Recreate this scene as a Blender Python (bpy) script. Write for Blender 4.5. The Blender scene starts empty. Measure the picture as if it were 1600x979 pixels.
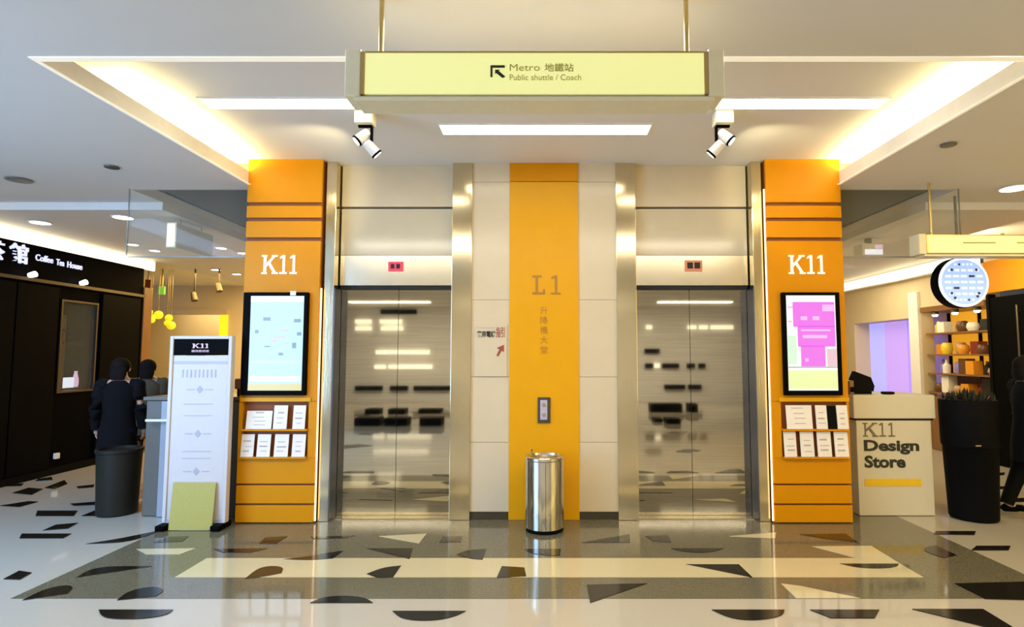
import bpy, bmesh, math, random
from mathutils import Vector, Matrix, Quaternion

C = bpy.context.scene.collection
SC = bpy.context.scene
random.seed(11)

# ------------------------------------------------------------------ camera, world, lights, exposure
cam_data = bpy.data.cameras.new('camera')
cam = bpy.data.objects.new('camera', cam_data)
C.objects.link(cam)
PITCH = math.atan(65.5 / 900)
cam.location = (0, 0, 1.5)
cam.rotation_euler = (math.pi / 2 + PITCH, 0, 0)
cam_data.sensor_width = 36
cam_data.lens = 36 * 900 / 1600
cam_data.shift_x = -50 / 1600
cam_data.clip_start = 0.05
SC.camera = cam
SC.view_settings.view_transform = 'Standard'
SC.view_settings.look = 'None'
SC.view_settings.gamma = 1
SC.view_settings.use_curve_mapping = False
SC.view_settings.exposure = 0.0
SC.cycles.use_denoising = True
SC.cycles.max_bounces = 10
SC.cycles.diffuse_bounces = 5
SC.cycles.glossy_bounces = 5
SC.cycles.sample_clamp_indirect = 6

world = bpy.data.worlds.new('mall_air')
SC.world = world
world.use_nodes = True
world.node_tree.nodes['Background'].inputs[0].default_value = (0.75, 0.8, 0.9, 1)
world.node_tree.nodes['Background'].inputs[1].default_value = 0.15


def area(name, loc, target, sx, sy, power, color):
    d = bpy.data.lights.new(name, 'AREA')
    d.shape = 'RECTANGLE'
    d.size, d.size_y, d.energy, d.color = sx, sy, power, color
    o = bpy.data.objects.new(name, d)
    C.objects.link(o)
    o.location = loc
    o.rotation_euler = (Vector(target) - Vector(loc)).to_track_quat('-Z', 'Y').to_euler()
    return o


# unseen added fill: cool left, warm right, pale overhead; hall light strip behind
area('left_rear_cool_fill', (-5.9, 0.6, 1.7), (-4.0, 3.6, 1.6), 3.6, 2.4, 270, (0.36, 0.60, 1.0))  # added cool fill from the left, out of view
area('right_rear_warm_fill', (5.9, 0.6, 1.7), (4.0, 3.6, 1.4), 3.6, 2.4, 80, (1.0, 0.70, 0.20))  # added warm fill from the right, out of view
area('overhead_fill', (0, 2.74, 3.07), (0, 2.9, 0), 5.4, 0.30, 105, (1.0, 0.90, 0.74))  # added overhead fill that bounces off the floor
area('rear_hall_light', (0, -4.9, 3.05), (0, -5.2, 0), 13.0, 0.12, 330, (1.0, 0.92, 0.78))
area('left_cool_fill', (-4.8, 3.0, 3.05), (-4.8, 3.1, 0), 0.5, 2.8, 190, (0.36, 0.60, 1.0))  # added fill that tints the left floor and ceiling blue
area('right_warm_fill', (4.6, 3.2, 3.05), (4.6, 3.3, 0), 0.5, 2.5, 52, (1.0, 0.76, 0.30))  # added fill that warms the right floor and ceiling
area('corridor_light', (-5.0, 10.5, 2.95), (-5.0, 10.6, 0), 2.5, 2.0, 190, (1.0, 0.66, 0.22))
area('right_corridor_light', (4.6, 9.5, 2.95), (4.7, 9.6, 0), 1.6, 3.0, 95, (1.0, 0.86, 0.56))
area('opening_fill', (-7.8, 13.3, 2.9), (-7.8, 13.5, 0), 1.4, 0.8, 32, (1.0, 0.76, 0.36))  # added fill to brighten the room behind the opening
area('fascia_fill', (5.3, 7.0, 2.95), (6.2, 7.0, 2.45), 0.4, 2.0, 60, (1.0, 0.80, 0.45))  # added fill to brighten the orange fascia
area('window_fill', (-6.75, 7.9, 2.75), (-6.7, 7.95, 0), 0.3, 0.6, 10.0, (1.0, 0.72, 0.40))  # added fill to brighten the window display


# ------------------------------------------------------------------ materials
def lin(c):
    return c / 12.92 if c <= 0.04045 else ((c + 0.055) / 1.055) ** 2.4


def srgb(r, g, b):
    return (lin(r / 255), lin(g / 255), lin(b / 255), 1)


def mat(name, col, rough=0.5, metal=0.0, emit=None, es=0.0, vary=0.06, scale=18.0, stretch=(1, 1, 1),
        bump=0.0, coat=0.0, alpha=None, trans=0.0, spec=0.5, aniso=0.0):
    m = bpy.data.materials.new(name)
    m.use_nodes = True
    nt = m.node_tree
    b = nt.nodes['Principled BSDF']
    if len(col) == 3:
        col = (*col, 1)
    b.inputs['Roughness'].default_value = rough
    b.inputs['Metallic'].default_value = metal
    b.inputs['Coat Weight'].default_value = coat
    b.inputs['Specular IOR Level'].default_value = spec
    b.inputs['Transmission Weight'].default_value = trans
    b.inputs['Anisotropic'].default_value = aniso
    tc = nt.nodes.new('ShaderNodeTexCoord')
    mp = nt.nodes.new('ShaderNodeMapping')
    mp.inputs['Scale'].default_value = stretch
    no = nt.nodes.new('ShaderNodeTexNoise')
    no.inputs['Scale'].default_value = scale
    no.inputs['Detail'].default_value = 4
    nt.links.new(tc.outputs['Object'], mp.inputs[0])
    nt.links.new(mp.outputs[0], no.inputs['Vector'])
    rp = nt.nodes.new('ShaderNodeMix')
    rp.data_type = 'RGBA'
    rp.inputs[6].default_value = tuple(max(0, c * (1 - vary)) for c in col[:3]) + (1,)
    rp.inputs[7].default_value = tuple(min(1, c * (1 + vary)) for c in col[:3]) + (1,)
    nt.links.new(no.outputs['Fac'], rp.inputs[0])
    nt.links.new(rp.outputs[2], b.inputs['Base Color'])
    if emit is not None:
        b.inputs['Emission Color'].default_value = (*emit[:3], 1)
        b.inputs['Emission Strength'].default_value = es
    if bump:
        bp = nt.nodes.new('ShaderNodeBump')
        bp.inputs['Strength'].default_value = bump
        bp.inputs['Distance'].default_value = 0.01
        nt.links.new(no.outputs['Fac'], bp.inputs['Height'])
        nt.links.new(bp.outputs[0], b.inputs['Normal'])
    if alpha is not None:
        b.inputs['Alpha'].default_value = alpha
    return m


M = {}
M['ceiling'] = mat('ceiling_paint', (0.72, 0.71, 0.69), 0.7, vary=0.02, scale=3)
M['recess'] = mat('recess_paint', (0.80, 0.78, 0.76), 0.6, vary=0.02, scale=3)
M['terrazzo'] = mat('pale_terrazzo', (0.41, 0.375, 0.305), 0.06, vary=0.12, scale=140)
M['terrazzo_grey'] = mat('grey_terrazzo', (0.125, 0.112, 0.07), 0.08, vary=0.7, scale=120)
M['terrazzo_cream'] = mat('cream_terrazzo', (0.52, 0.45, 0.27), 0.07, vary=0.10, scale=140)
M['inlay_dark'] = mat('dark_terrazzo_inlay', (0.012, 0.010, 0.007), 0.12, vary=0.3, scale=120)
M['stone'] = mat('beige_stone', (0.60, 0.505, 0.35), 0.22, vary=0.05, scale=6)
M['stone_transom'] = mat('polished_beige_panel', (0.56, 0.49, 0.35), 0.12, vary=0.05, scale=5)
M['orange'] = mat('orange_lacquer', (0.61, 0.243, 0.0), 0.40, spec=0.18, vary=0.04, scale=8)
M['orange_groove'] = mat('orange_groove', (0.22, 0.06, 0.004), 0.6)
M['amber'] = mat('amber_lacquer', (0.68, 0.325, 0.002), 0.36, spec=0.25, vary=0.04, scale=6)
M['amber_text'] = mat('amber_print', (0.36, 0.16, 0.01), 0.4)
M['white_print'] = mat('white_letter', (0.9, 0.88, 0.84), 0.4, emit=(1, 0.95, 0.85), es=0.25)
M['steel'] = mat('brushed_steel', (0.56, 0.50, 0.38), 0.03, 1.0, vary=0.22, scale=9, stretch=(0.25, 1, 14))
M['steel_jamb'] = mat('satin_steel', (0.66, 0.57, 0.38), 0.14, 1.0, vary=0.08, scale=14, stretch=(6, 1, 0.5), bump=0.03)
M['steel_header'] = mat('brushed_header_steel', (0.70, 0.63, 0.48), 0.22, 1.0, vary=0.08, scale=10, stretch=(9, 1, 0.3), bump=0.06)
M['steel_dark'] = mat('dark_steel', (0.10, 0.085, 0.06), 0.35, 0.8)
M['reveal_reflection'] = mat('reveal_steel_painted_reflection', (0.13, 0.15, 0.21), 0.25, 0.9)  # dark blue reflection put into the steel colour
M['etched'] = mat('etched_bright_steel', (0.90, 0.86, 0.74), 0.38, 0.7)
M['etched_dark'] = mat('etched_dark_steel', (0.06, 0.05, 0.045), 0.4, 0.6)
M['gap'] = mat('shadow_gap_rubber', (0.01, 0.01, 0.01), 0.8)
M['bin_steel'] = mat('bin_steel', (0.66, 0.63, 0.54), 0.17, 1.0, vary=0.06, scale=20, stretch=(1, 1, 0.1))
M['led_red'] = mat('red_display', (0.2, 0.01, 0.02), 0.4, emit=(0.8, 0.04, 0.10), es=0.8)
M['led_red_dim'] = mat('dim_red_display', (0.3, 0.10, 0.05), 0.4, emit=(0.9, 0.3, 0.12), es=0.35)
M['black'] = mat('black_gloss', (0.0018, 0.0018, 0.0022), 0.5, spec=0.03)
M['black_matt'] = mat('black_matt', (0.0035, 0.0035, 0.004), 0.6, spec=0.05)
M['shop_black'] = mat('black_shopfront', (0.0018, 0.0018, 0.0024), 0.6, vary=0.2, spec=0.02)
M['charcoal'] = mat('charcoal_plastic', (0.016, 0.015, 0.011), 0.5, spec=0.2)
M['white'] = mat('white_paint', (0.82, 0.80, 0.76), 0.45)
M['white_cool'] = mat('white_panel', (0.58, 0.54, 0.53), 0.4, vary=0.02)
M['lavender'] = mat('lavender_band', (0.42, 0.40, 0.55), 0.4)
M['grey_print'] = mat('grey_print', (0.38, 0.39, 0.45), 0.5)
M['card'] = mat('leaflet_paper', (0.78, 0.73, 0.66), 0.55, vary=0.05, scale=60)
M['card_print'] = mat('leaflet_print', (0.46, 0.38, 0.35), 0.6)
M['olive'] = mat('olive_board', (0.40, 0.35, 0.07), 0.5, vary=0.12, scale=70)
M['counter_grey'] = mat('grey_laminate', (0.11, 0.10, 0.08), 0.3, vary=0.1)
M['counter_blue'] = mat('pale_blue_acrylic', (0.30, 0.32, 0.37), 0.25)
M['counter_white'] = mat('cream_counter', (0.60, 0.55, 0.42), 0.4, vary=0.03)
M['counter_yellow'] = mat('yellow_stripe', (0.75, 0.48, 0.01), 0.5)
M['text_grey'] = mat('warm_grey_print', (0.16, 0.12, 0.08), 0.5)
M['text_black'] = mat('black_print', (0.01, 0.012, 0.01), 0.5)
M['text_red'] = mat('red_brown_print', (0.30, 0.05, 0.03), 0.5)
M['beige_wall'] = mat('warm_beige_wall', (0.66, 0.55, 0.36), 0.6, vary=0.05, scale=4)
M['wood'] = mat('bronze_wood', (0.22, 0.10, 0.03), 0.4, vary=0.3, scale=8, stretch=(4, 4, 0.4))
M['brass'] = mat('brass', (0.55, 0.42, 0.18), 0.3, 0.9)
M['lamp_white'] = mat('lamp_glow', (1, 1, 1), 0.5, emit=(1, 0.93, 0.72), es=9)
M['cove_glow'] = mat('cove_glow', (1, 1, 1), 0.5, emit=(1, 0.80, 0.36), es=78)
M['shop_cove_glow'] = mat('shop_cove_glow', (1, 1, 1), 0.5, emit=(1, 0.88, 0.55), es=2.2)
M['dash_glow'] = mat('reflected_dash_glow', (1, 1, 1), 0.5, emit=(1, 0.93, 0.75), es=1.6)
M['trim_painted_glow'] = mat('painted_glow_trim', (0.8, 0.78, 0.7), 0.5, emit=(1, 0.90, 0.66), es=0.45)  # emission stands in for light falling on the cream trim
M['down_glow'] = mat('downlight_glow', (1, 1, 1), 0.5, emit=(1, 0.95, 0.85), es=5)
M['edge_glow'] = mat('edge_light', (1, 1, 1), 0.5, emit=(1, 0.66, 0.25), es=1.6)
M['sign_face'] = mat('backlit_sign_acrylic', (0.62, 0.62, 0.30), 0.4, emit=(0.90, 0.90, 0.34), es=0.62, vary=0.02)
M['sign_frame'] = mat('cream_sign_frame', (0.80, 0.74, 0.52), 0.4)
M['sign_text'] = mat('sign_print', (0.40, 0.38, 0.10), 0.5)
M['screen_cyan'] = mat('screen_pale_cyan', (0.1, 0.1, 0.1), 0.2, emit=(0.56, 0.86, 0.94), es=0.82)
M['screen_white'] = mat('screen_white', (0.1, 0.1, 0.1), 0.2, emit=(0.88, 0.94, 0.97), es=0.95)
M['screen_green'] = mat('screen_pale_green', (0.1, 0.1, 0.1), 0.2, emit=(0.62, 0.92, 0.70), es=0.9)
M['screen_yellow'] = mat('screen_yellow', (0.1, 0.1, 0.1), 0.2, emit=(0.85, 0.72, 0.16), es=0.8)
M['screen_lime'] = mat('screen_lime', (0.1, 0.1, 0.1), 0.2, emit=(0.80, 0.92, 0.40), es=0.9)
M['screen_magenta'] = mat('screen_magenta', (0.1, 0.1, 0.1), 0.2, emit=(0.80, 0.06, 0.86), es=0.9)
M['screen_pink'] = mat('screen_pink', (0.1, 0.1, 0.1), 0.2, emit=(0.92, 0.45, 0.95), es=0.9)
M['screen_dark'] = mat('screen_dark', (0.1, 0.1, 0.1), 0.2, emit=(0.16, 0.28, 0.36), es=0.8)
M['screen_rose'] = mat('screen_rose', (0.1, 0.1, 0.1), 0.2, emit=(0.85, 0.55, 0.72), es=0.8)
M['violet_glow'] = mat('violet_backlight', (0.3, 0.2, 0.5), 0.4, emit=(0.30, 0.22, 0.95), es=0.95)
M['blue_glow'] = mat('blue_backlight', (0.3, 0.3, 0.6), 0.4, emit=(0.36, 0.36, 0.95), es=0.95)
M['mauve_glow'] = mat('mauve_backlight', (0.3, 0.2, 0.5), 0.4, emit=(0.46, 0.30, 0.80), es=0.95)
M['amber_glow'] = mat('amber_backlight', (0.6, 0.3, 0.02), 0.5, emit=(0.85, 0.38, 0.02), es=0.75)
M['clock_face'] = mat('backlit_round_sign', (0.3, 0.4, 0.6), 0.4, emit=(0.30, 0.46, 0.90), es=0.95)
M['clock_white'] = mat('round_sign_white', (0.6, 0.6, 0.6), 0.4, emit=(0.80, 0.88, 1.0), es=0.95)
M['clock_dark'] = mat('round_sign_print', (0.03, 0.05, 0.12), 0.5)
M['blue_text'] = mat('lit_letter', (0.5, 0.5, 0.6), 0.4, emit=(0.62, 0.68, 0.95), es=0.95)
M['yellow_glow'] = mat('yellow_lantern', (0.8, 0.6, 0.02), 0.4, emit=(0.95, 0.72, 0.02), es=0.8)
M['green_glow'] = mat('green_exit_glow', (0.1, 0.4, 0.05), 0.4, emit=(0.30, 0.60, 0.08), es=0.6)
M['glass'] = mat('smoke_curtain_glass', (0.55, 0.60, 0.55), 0.03, alpha=0.08, spec=0.3)
M['glass_edge'] = mat('glass_edge', (0.20, 0.22, 0.20), 0.2, alpha=0.55)
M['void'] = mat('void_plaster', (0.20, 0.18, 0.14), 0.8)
M['skin'] = mat('skin', (0.50, 0.30, 0.20), 0.5)
M['hair'] = mat('dark_hair', (0.008, 0.006, 0.005), 0.8, spec=0.1, vary=0.3, scale=60)
M['coat_black'] = mat('black_wool', (0.005, 0.005, 0.006), 0.9, spec=0.1)
M['coat_olive'] = mat('olive_wool', (0.07, 0.055, 0.03), 0.85)
M['coat_navy'] = mat('navy_cloth', (0.012, 0.012, 0.035), 0.8)
M['denim'] = mat('dark_denim', (0.006, 0.008, 0.02), 0.9, spec=0.1)
M['foliage'] = mat('dark_foliage', (0.008, 0.010, 0.006), 0.7)


# ------------------------------------------------------------------ mesh helpers
def box(bm, x0, x1, y0, y1, z0, z1):
    v = [bm.verts.new((x, y, z)) for z in (z0, z1) for y in (y0, y1) for x in (x0, x1)]
    for f in ((0, 2, 3, 1), (4, 5, 7, 6), (0, 1, 5, 4), (2, 6, 7, 3), (0, 4, 6, 2), (1, 3, 7, 5)):
        bm.faces.new([v[i] for i in f])


def prism(bm, pts, mp, depth):
    """pts: 2D outline; mp(u, v, d) -> 3D; extruded from d=0 to d=depth."""
    a = [bm.verts.new(mp(u, v, 0)) for u, v in pts]
    b = [bm.verts.new(mp(u, v, depth)) for u, v in pts]
    n = len(pts)
    bm.faces.new(a)
    bm.faces.new(b[::-1])
    for i in range(n):
        bm.faces.new((a[i], b[i], b[(i + 1) % n], a[(i + 1) % n]))


def lathe(bm, prof, cx, cy, n=28):
    rings = []
    for r, z in prof:
        rings.append([bm.verts.new((cx + r * math.cos(2 * math.pi * i / n), cy + r * math.sin(2 * math.pi * i / n), z)) for i in range(n)])
    for a, b in zip(rings, rings[1:]):
        for i in range(n):
            bm.faces.new((a[i], a[(i + 1) % n], b[(i + 1) % n], b[i]))
    if prof[0][0] > 1e-6:
        bm.faces.new(rings[0][::-1])
    if prof[-1][0] > 1e-6:
        bm.faces.new(rings[-1])


def tube(bm, pts, rads, n=10):
    rings = []
    pts = [Vector(p) for p in pts]
    for i, p in enumerate(pts):
        d = (pts[min(i + 1, len(pts) - 1)] - pts[max(i - 1, 0)]).normalized()
        q = Vector((0, 0, 1)).rotation_difference(d)
        r = rads[i] if isinstance(rads, (list, tuple)) else rads
        rx, ry = r if isinstance(r, tuple) else (r, r)
        rings.append([bm.verts.new(p + q @ Vector((rx * math.cos(2 * math.pi * k / n), ry * math.sin(2 * math.pi * k / n), 0))) for k in range(n)])
    for a, b in zip(rings, rings[1:]):
        for k in range(n):
            bm.faces.new((a[k], a[(k + 1) % n], b[(k + 1) % n], b[k]))
    bm.faces.new(rings[0][::-1])
    bm.faces.new(rings[-1])


def ball(bm, c, r, u=12, v=8):
    rx, ry, rz = r if isinstance(r, tuple) else (r, r, r)
    bmesh.ops.create_uvsphere(bm, u_segments=u, v_segments=v, radius=1,
                              matrix=Matrix.Translation(c) @ Matrix.Diagonal((rx, ry, rz, 1)))


def obj(name, bm, m, parent=None, smooth=False, bevel=0.0, label=None):
    bmesh.ops.recalc_face_normals(bm, faces=bm.faces)
    if bevel:
        bmesh.ops.bevel(bm, geom=[e for e in bm.edges if len(e.link_faces) == 2 and e.calc_face_angle(0) > 0.6],
                        offset=bevel, segments=2, affect='EDGES', profile=0.5)
    me = bpy.data.meshes.new(name)
    bm.to_mesh(me)
    bm.free()
    return link(name, me, m, parent, smooth, label)


def link(name, me, m, parent=None, smooth=False, label=None):
    if smooth:
        for p in me.polygons:
            p.use_smooth = True
        me.set_sharp_from_angle(angle=math.radians(38))
    me.materials.append(M[m])
    o = bpy.data.objects.new(name, me)
    C.objects.link(o)
    if parent is not None:
        o.parent = parent
        o.matrix_parent_inverse = world_of(parent).inverted()
    if label:
        o['label'] = label
    return o


def world_of(o):
    m = o.matrix_basis.copy()
    while o.parent is not None:
        m = o.parent.matrix_basis @ o.matrix_parent_inverse @ m
        o = o.parent
    return m


def bx(name, m, parent, x0, x1, y0, y1, z0, z1, bevel=0.0, label=None):
    bm = bmesh.new()
    box(bm, x0, x1, y0, y1, z0, z1)
    return obj(name, bm, m, parent, bevel=bevel, label=label)


def boxes(name, m, parent, bs, **k):
    bm = bmesh.new()
    for b in bs:
        box(bm, *b)
    return obj(name, bm, m, parent, **k)


def thing(name, label, cat, loc, group=None):
    o = bpy.data.objects.new(name, None)
    C.objects.link(o)
    o.location = loc
    o.empty_display_size = 0.1
    return tag(o, label, cat, group)


def tag(o, label, cat, group=None):
    o['label'] = label
    o['category'] = cat
    if group:
        o['group'] = group
    return o


def struct(o, label, cat):
    o['kind'] = 'structure'
    o['label'] = label
    o['category'] = cat
    return o


# planes for flat print: d grows out of the surface, towards the viewer
def front(y):
    return lambda u, v, d: (u, y - d, v)


def from_left_wall(x):
    return lambda u, v, d: (x + d, u, v)


_tc = {}


def text(name, s, m, parent, mp, u0, u1, v0, v1, depth=0.004, bold=0.0, label=None, keep=False):
    """A string fitted into the rectangle u0..u1, v0..v1 of the plane mp."""
    key = (s, bold)
    if key not in _tc:
        cu = bpy.data.curves.new('lettering', 'FONT')
        cu.body = s
        cu.offset = bold
        cu.resolution_u = 3
        o = bpy.data.objects.new('lettering', cu)
        C.objects.link(o)
        dg = bpy.context.evaluated_depsgraph_get()
        me = bpy.data.meshes.new_from_object(o.evaluated_get(dg))
        _tc[key] = ([v.co.copy() for v in me.vertices], [tuple(p.vertices) for p in me.polygons])
        bpy.data.objects.remove(o)
        bpy.data.curves.remove(cu)
        bpy.data.meshes.remove(me)
    vs, fs = _tc[key]
    lx, hx = min(v.x for v in vs), max(v.x for v in vs)
    ly, hy = min(v.y for v in vs), max(v.y for v in vs)
    bm = bmesh.new()
    nv = [bm.verts.new(mp(u0 + (v.x - lx) / (hx - lx) * (u1 - u0), v0 + (v.y - ly) / (hy - ly) * (v1 - v0), 0.001)) for v in vs]
    for f in fs:
        try:
            bm.faces.new([nv[i] for i in f])
        except ValueError:
            pass
    fc = bm.faces[:]
    r = bmesh.ops.extrude_face_region(bm, geom=fc)
    off = Vector(mp(0, 0, depth)) - Vector(mp(0, 0, 0.001))
    for g in r['geom']:
        if isinstance(g, bmesh.types.BMVert):
            g.co += off
    return obj(name, bm, m, parent, label=label)


# slab-serif letters for the lobby lettering, drawn as outlines in a unit box
def slab(ch, w):
    if ch == 'K':
        return [[(0.12, 0), (0.12 + w, 0), (0.12 + w, 1), (0.12, 1)],
                [(0, 0), (0.34, 0), (0.34, 0.09), (0, 0.09)], [(0, 0.91), (0.34, 0.91), (0.34, 1), (0, 1)],
                [(0.12 + w, 0.36), (0.12 + w, 0.54), (0.76, 1), (0.94, 1)],
                [(0.36, 0.58), (0.47, 0.70), (0.98, 0), (0.79, 0)],
                [(0.64, 0.91), (1, 0.91), (1, 1), (0.64, 1)], [(0.66, 0), (1.04, 0), (1.04, 0.09), (0.66, 0.09)]]
    return [[(0.42, 0), (0.42 + w, 0), (0.42 + w, 1), (0.42, 1)], [(0.08, 0), (0.92, 0), (0.92, 0.10), (0.08, 0.10)],
            [(0.12, 0.80), (0.42, 0.86), (0.42, 1), (0.12, 0.90)]]


def k11(parent, m, mp, u0, u1, v0, v1, w=0.17, depth=0.008):
    h = v1 - v0
    span = u1 - u0
    for i, (ch, a, b) in enumerate((('K', 0, 0.44), ('1', 0.48, 0.72), ('1', 0.76, 1.0))):
        bm = bmesh.new()
        for k, pts in enumerate(slab(ch, w if ch == 'K' else w * 1.6)):
            prism(bm, [(u0 + span * (a + (b - a) * x), v0 + h * y) for x, y in pts], mp, depth + 0.0004 * k)
        obj('letter', bm, m, parent)


# ------------------------------------------------------------------ the setting: floor
floor = struct(bx('floor', 'terrazzo', None, -12, 12, -8, 16, -0.1, 0.0), 'polished pale terrazzo mall floor with dark and pale inlays', 'floor')
bx('border_slab', 'terrazzo_grey', floor, -3.3, 3.3, 3.68, 5.6, 0.0, 0.002, label='grey speckled terrazzo field in front of the lifts')
bx('pale_strip', 'terrazzo_cream', floor, -2.50, 2.57, 4.02, 4.39, 0.002, 0.0035, label='cream terrazzo strip across the grey field')
DARK_INLAYS = [
    [(-2.63, 3.519), (-2.19, 3.519), (-2.18, 3.460), (-2.25, 3.411), (-2.37, 3.395), (-2.48, 3.403), (-2.56, 3.444)],
    [(-0.89, 3.502), (-0.46, 3.502), (-0.51, 3.436), (-0.60, 3.387), (-0.72, 3.379), (-0.82, 3.411)],
    [(-1.42, 3.616), (-1.37, 3.700), (-1.24, 3.719), (-1.11, 3.690), (-1.04, 3.616)],
    [(0.99, 3.519), (1.42, 3.519), (1.38, 3.444), (1.24, 3.387), (1.13, 3.387), (1.05, 3.427)],
    [(1.57, 3.519), (1.98, 3.519), (1.89, 3.411), (1.64, 3.411)],
    [(2.18, 3.528), (2.60, 3.528), (2.59, 3.288), (2.46, 3.288)],
    [(0.28, 3.890), (0.68, 3.911), (0.28, 3.616)],
    [(1.02, 4.259), (1.40, 4.259), (1.41, 4.009)],
    [(2.13, 4.272), (2.56, 4.272), (2.50, 4.197), (2.34, 4.172), (2.20, 4.197)],
    [(-2.01, 3.987), (-2.02, 4.185), (-1.94, 4.234), (-1.84, 4.197), (-1.81, 4.089), (-1.89, 4.032)],
    [(-1.22, 4.077), (-1.14, 4.197), (-1.02, 4.234), (-1.02, 4.020), (-1.12, 3.998)],
    [(-0.32, 4.009), (-0.30, 4.222), (-0.14, 4.197), (-0.12, 4.032)],
    [(-1.38, 4.603), (-1.02, 4.603), (-0.99, 4.364)],
    [(-0.66, 4.459), (-0.60, 4.559), (-0.45, 4.588), (-0.45, 4.350), (-0.54, 4.364)],
    [(-0.84, 4.741), (-0.84, 4.905), (-0.68, 4.905), (-0.67, 4.757)],
    [(-1.92, 4.364), (-1.76, 4.418), (-1.60, 4.530), (-1.54, 4.544), (-1.56, 4.377), (-1.73, 4.337)],
    [(-2.56, 4.588), (-2.15, 4.603), (-2.24, 4.501), (-2.43, 4.501)],
    [(-2.27, 4.710), (-2.30, 4.871), (-2.13, 4.905), (-2.14, 4.710)],
    [(-1.93, 4.888), (-1.57, 4.922), (-1.63, 4.854), (-1.89, 4.838)],
    [(-3.65, 4.710), (-3.48, 4.838), (-3.30, 5.062), (-3.30, 4.871), (-3.39, 4.741)],
    [(-3.13, 4.741), (-3.11, 4.888), (-2.95, 4.905), (-2.92, 4.773)],
    [(-3.16, 4.009), (-3.19, 4.160), (-3.10, 4.222), (-2.79, 4.222), (-2.91, 4.148), (-3.07, 4.066)],
    [(-2.62, 3.653), (-2.65, 3.787), (-2.55, 3.869), (-2.42, 3.807), (-2.42, 3.709)],
    [(-3.20, 3.653), (-3.21, 3.817), (-3.13, 3.890), (-3.04, 3.848), (-3.00, 3.748)],
    [(-4.31, 4.854), (-4.40, 4.974), (-3.98, 4.974), (-3.95, 4.854)],
    [(-4.30, 5.062), (-4.33, 5.230), (-4.18, 5.289), (-4.13, 5.117)],
    [(-4.76, 5.516), (-4.90, 5.694), (-4.51, 5.694), (-4.40, 5.516)],
    [(-4.33, 5.516), (-4.35, 5.717), (-4.19, 5.516)],
    [(-5.44, 5.884), (-5.31, 6.062), (-5.19, 6.036), (-5.20, 5.836)],
    [(-5.81, 6.421), (-5.85, 6.665), (-5.63, 6.603), (-5.52, 6.335)],
    [(-5.67, 6.665), (-5.78, 7.069), (-5.57, 6.861), (-5.50, 6.603)],
    [(-6.30, 6.795), (-6.11, 6.895), (-6.02, 6.762), (-6.24, 6.729)],
    [(-4.80, 5.959), (-4.60, 6.036), (-4.50, 5.909), (-4.70, 5.884)],
    [(-6.16, 7.141), (-6.09, 7.252), (-5.92, 7.069), (-6.07, 6.998)],
    [(-5.36, 6.729), (-5.23, 6.828), (-5.14, 6.697), (-5.26, 6.634)],
    [(0.30, 4.741), (0.72, 4.956), (0.69, 4.741)],
    [(0.84, 4.905), (1.04, 4.939), (1.02, 4.741), (0.88, 4.773)],
    [(0.99, 4.603), (1.40, 4.603), (1.29, 4.515), (1.14, 4.501), (1.03, 4.544)],
    [(2.15, 4.956), (2.54, 4.974), (2.52, 4.741), (2.31, 4.838)],
    [(2.94, 4.603), (3.10, 4.679), (3.10, 4.445), (2.96, 4.390), (2.92, 4.501)],
    [(3.27, 4.956), (3.35, 5.044), (3.69, 5.044), (3.60, 4.939)],
    [(3.29, 4.559), (3.41, 4.663), (3.68, 4.663), (3.58, 4.559)],
    [(2.70, 3.911), (3.23, 3.943), (2.98, 3.653), (2.72, 3.671)],
    [(5.13, 6.729), (5.47, 6.729), (5.33, 6.603), (5.05, 6.603)],
    [(4.67, 6.141), (5.06, 6.195), (4.93, 6.036), (4.60, 6.036)],
    [(5.67, 7.445), (5.92, 7.525), (5.78, 7.367), (5.59, 7.328)],
    [(-0.15, 4.588), (0.13, 4.588), (0.12, 4.445), (0.05, 4.431), (-0.12, 4.501)],
    [(-3.63, 3.987), (-3.66, 4.136), (-3.54, 4.101), (-3.51, 3.976)],
]
PALE_INLAYS = [
    [(-1.37, 4.905), (-0.99, 4.974), (-1.00, 4.725)],
    [(-3.16, 4.588), (-2.71, 4.603), (-2.75, 4.473), (-3.01, 4.473)],
    [(1.54, 4.905), (1.97, 5.009), (1.90, 4.854)],
    [(2.11, 4.648), (2.58, 4.663), (2.56, 4.066), (2.29, 4.418)],
    [(1.56, 3.911), (1.67, 3.869), (1.96, 3.681), (1.56, 3.681)],
]



def rounded(pts):
    """soften the blunt corners of an outline, keep the sharp ones"""
    for _ in range(2):
        out = []
        n = len(pts)
        for i, p in enumerate(pts):
            a, b = Vector(pts[i - 1]) - Vector(p), Vector(pts[(i + 1) % n]) - Vector(p)
            if n >= 5 and a.angle(b, 0) > 1.95:
                out += [tuple(Vector(p) + a * 0.25), tuple(Vector(p) + b * 0.25)]
            else:
                out.append(p)
        pts = out
    return pts


def poly_inlay(pts, m, z0, z1):
    pts = rounded(pts)
    bm = bmesh.new()
    prism(bm, pts, lambda u, v, d: (u, v, z0 + d), z1 - z0)
    obj('inlay', bm, m, floor)


for p in DARK_INLAYS:
    poly_inlay(p, 'inlay_dark', 0.0005, 0.0055)
for p in PALE_INLAYS:
    poly_inlay(p, 'terrazzo_cream', 0.0005, 0.0050)
# the same scatter carries on behind the camera, where the lift doors mirror it
for k in range(26):
    cx, cy, s = random.uniform(-5.5, 5.5), random.uniform(-6.5, 2.2), random.uniform(0.18, 0.38)
    a0 = random.uniform(0, 6.28)
    poly_inlay([(cx + s * random.uniform(0.6, 1) * math.cos(a0 + t), cy + s * 0.7 * random.uniform(0.6, 1) * math.sin(a0 + t)) for t in (0, 2.0, 3.3, 5.1)], 'inlay_dark', 0.0005, 0.0055)

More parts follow.
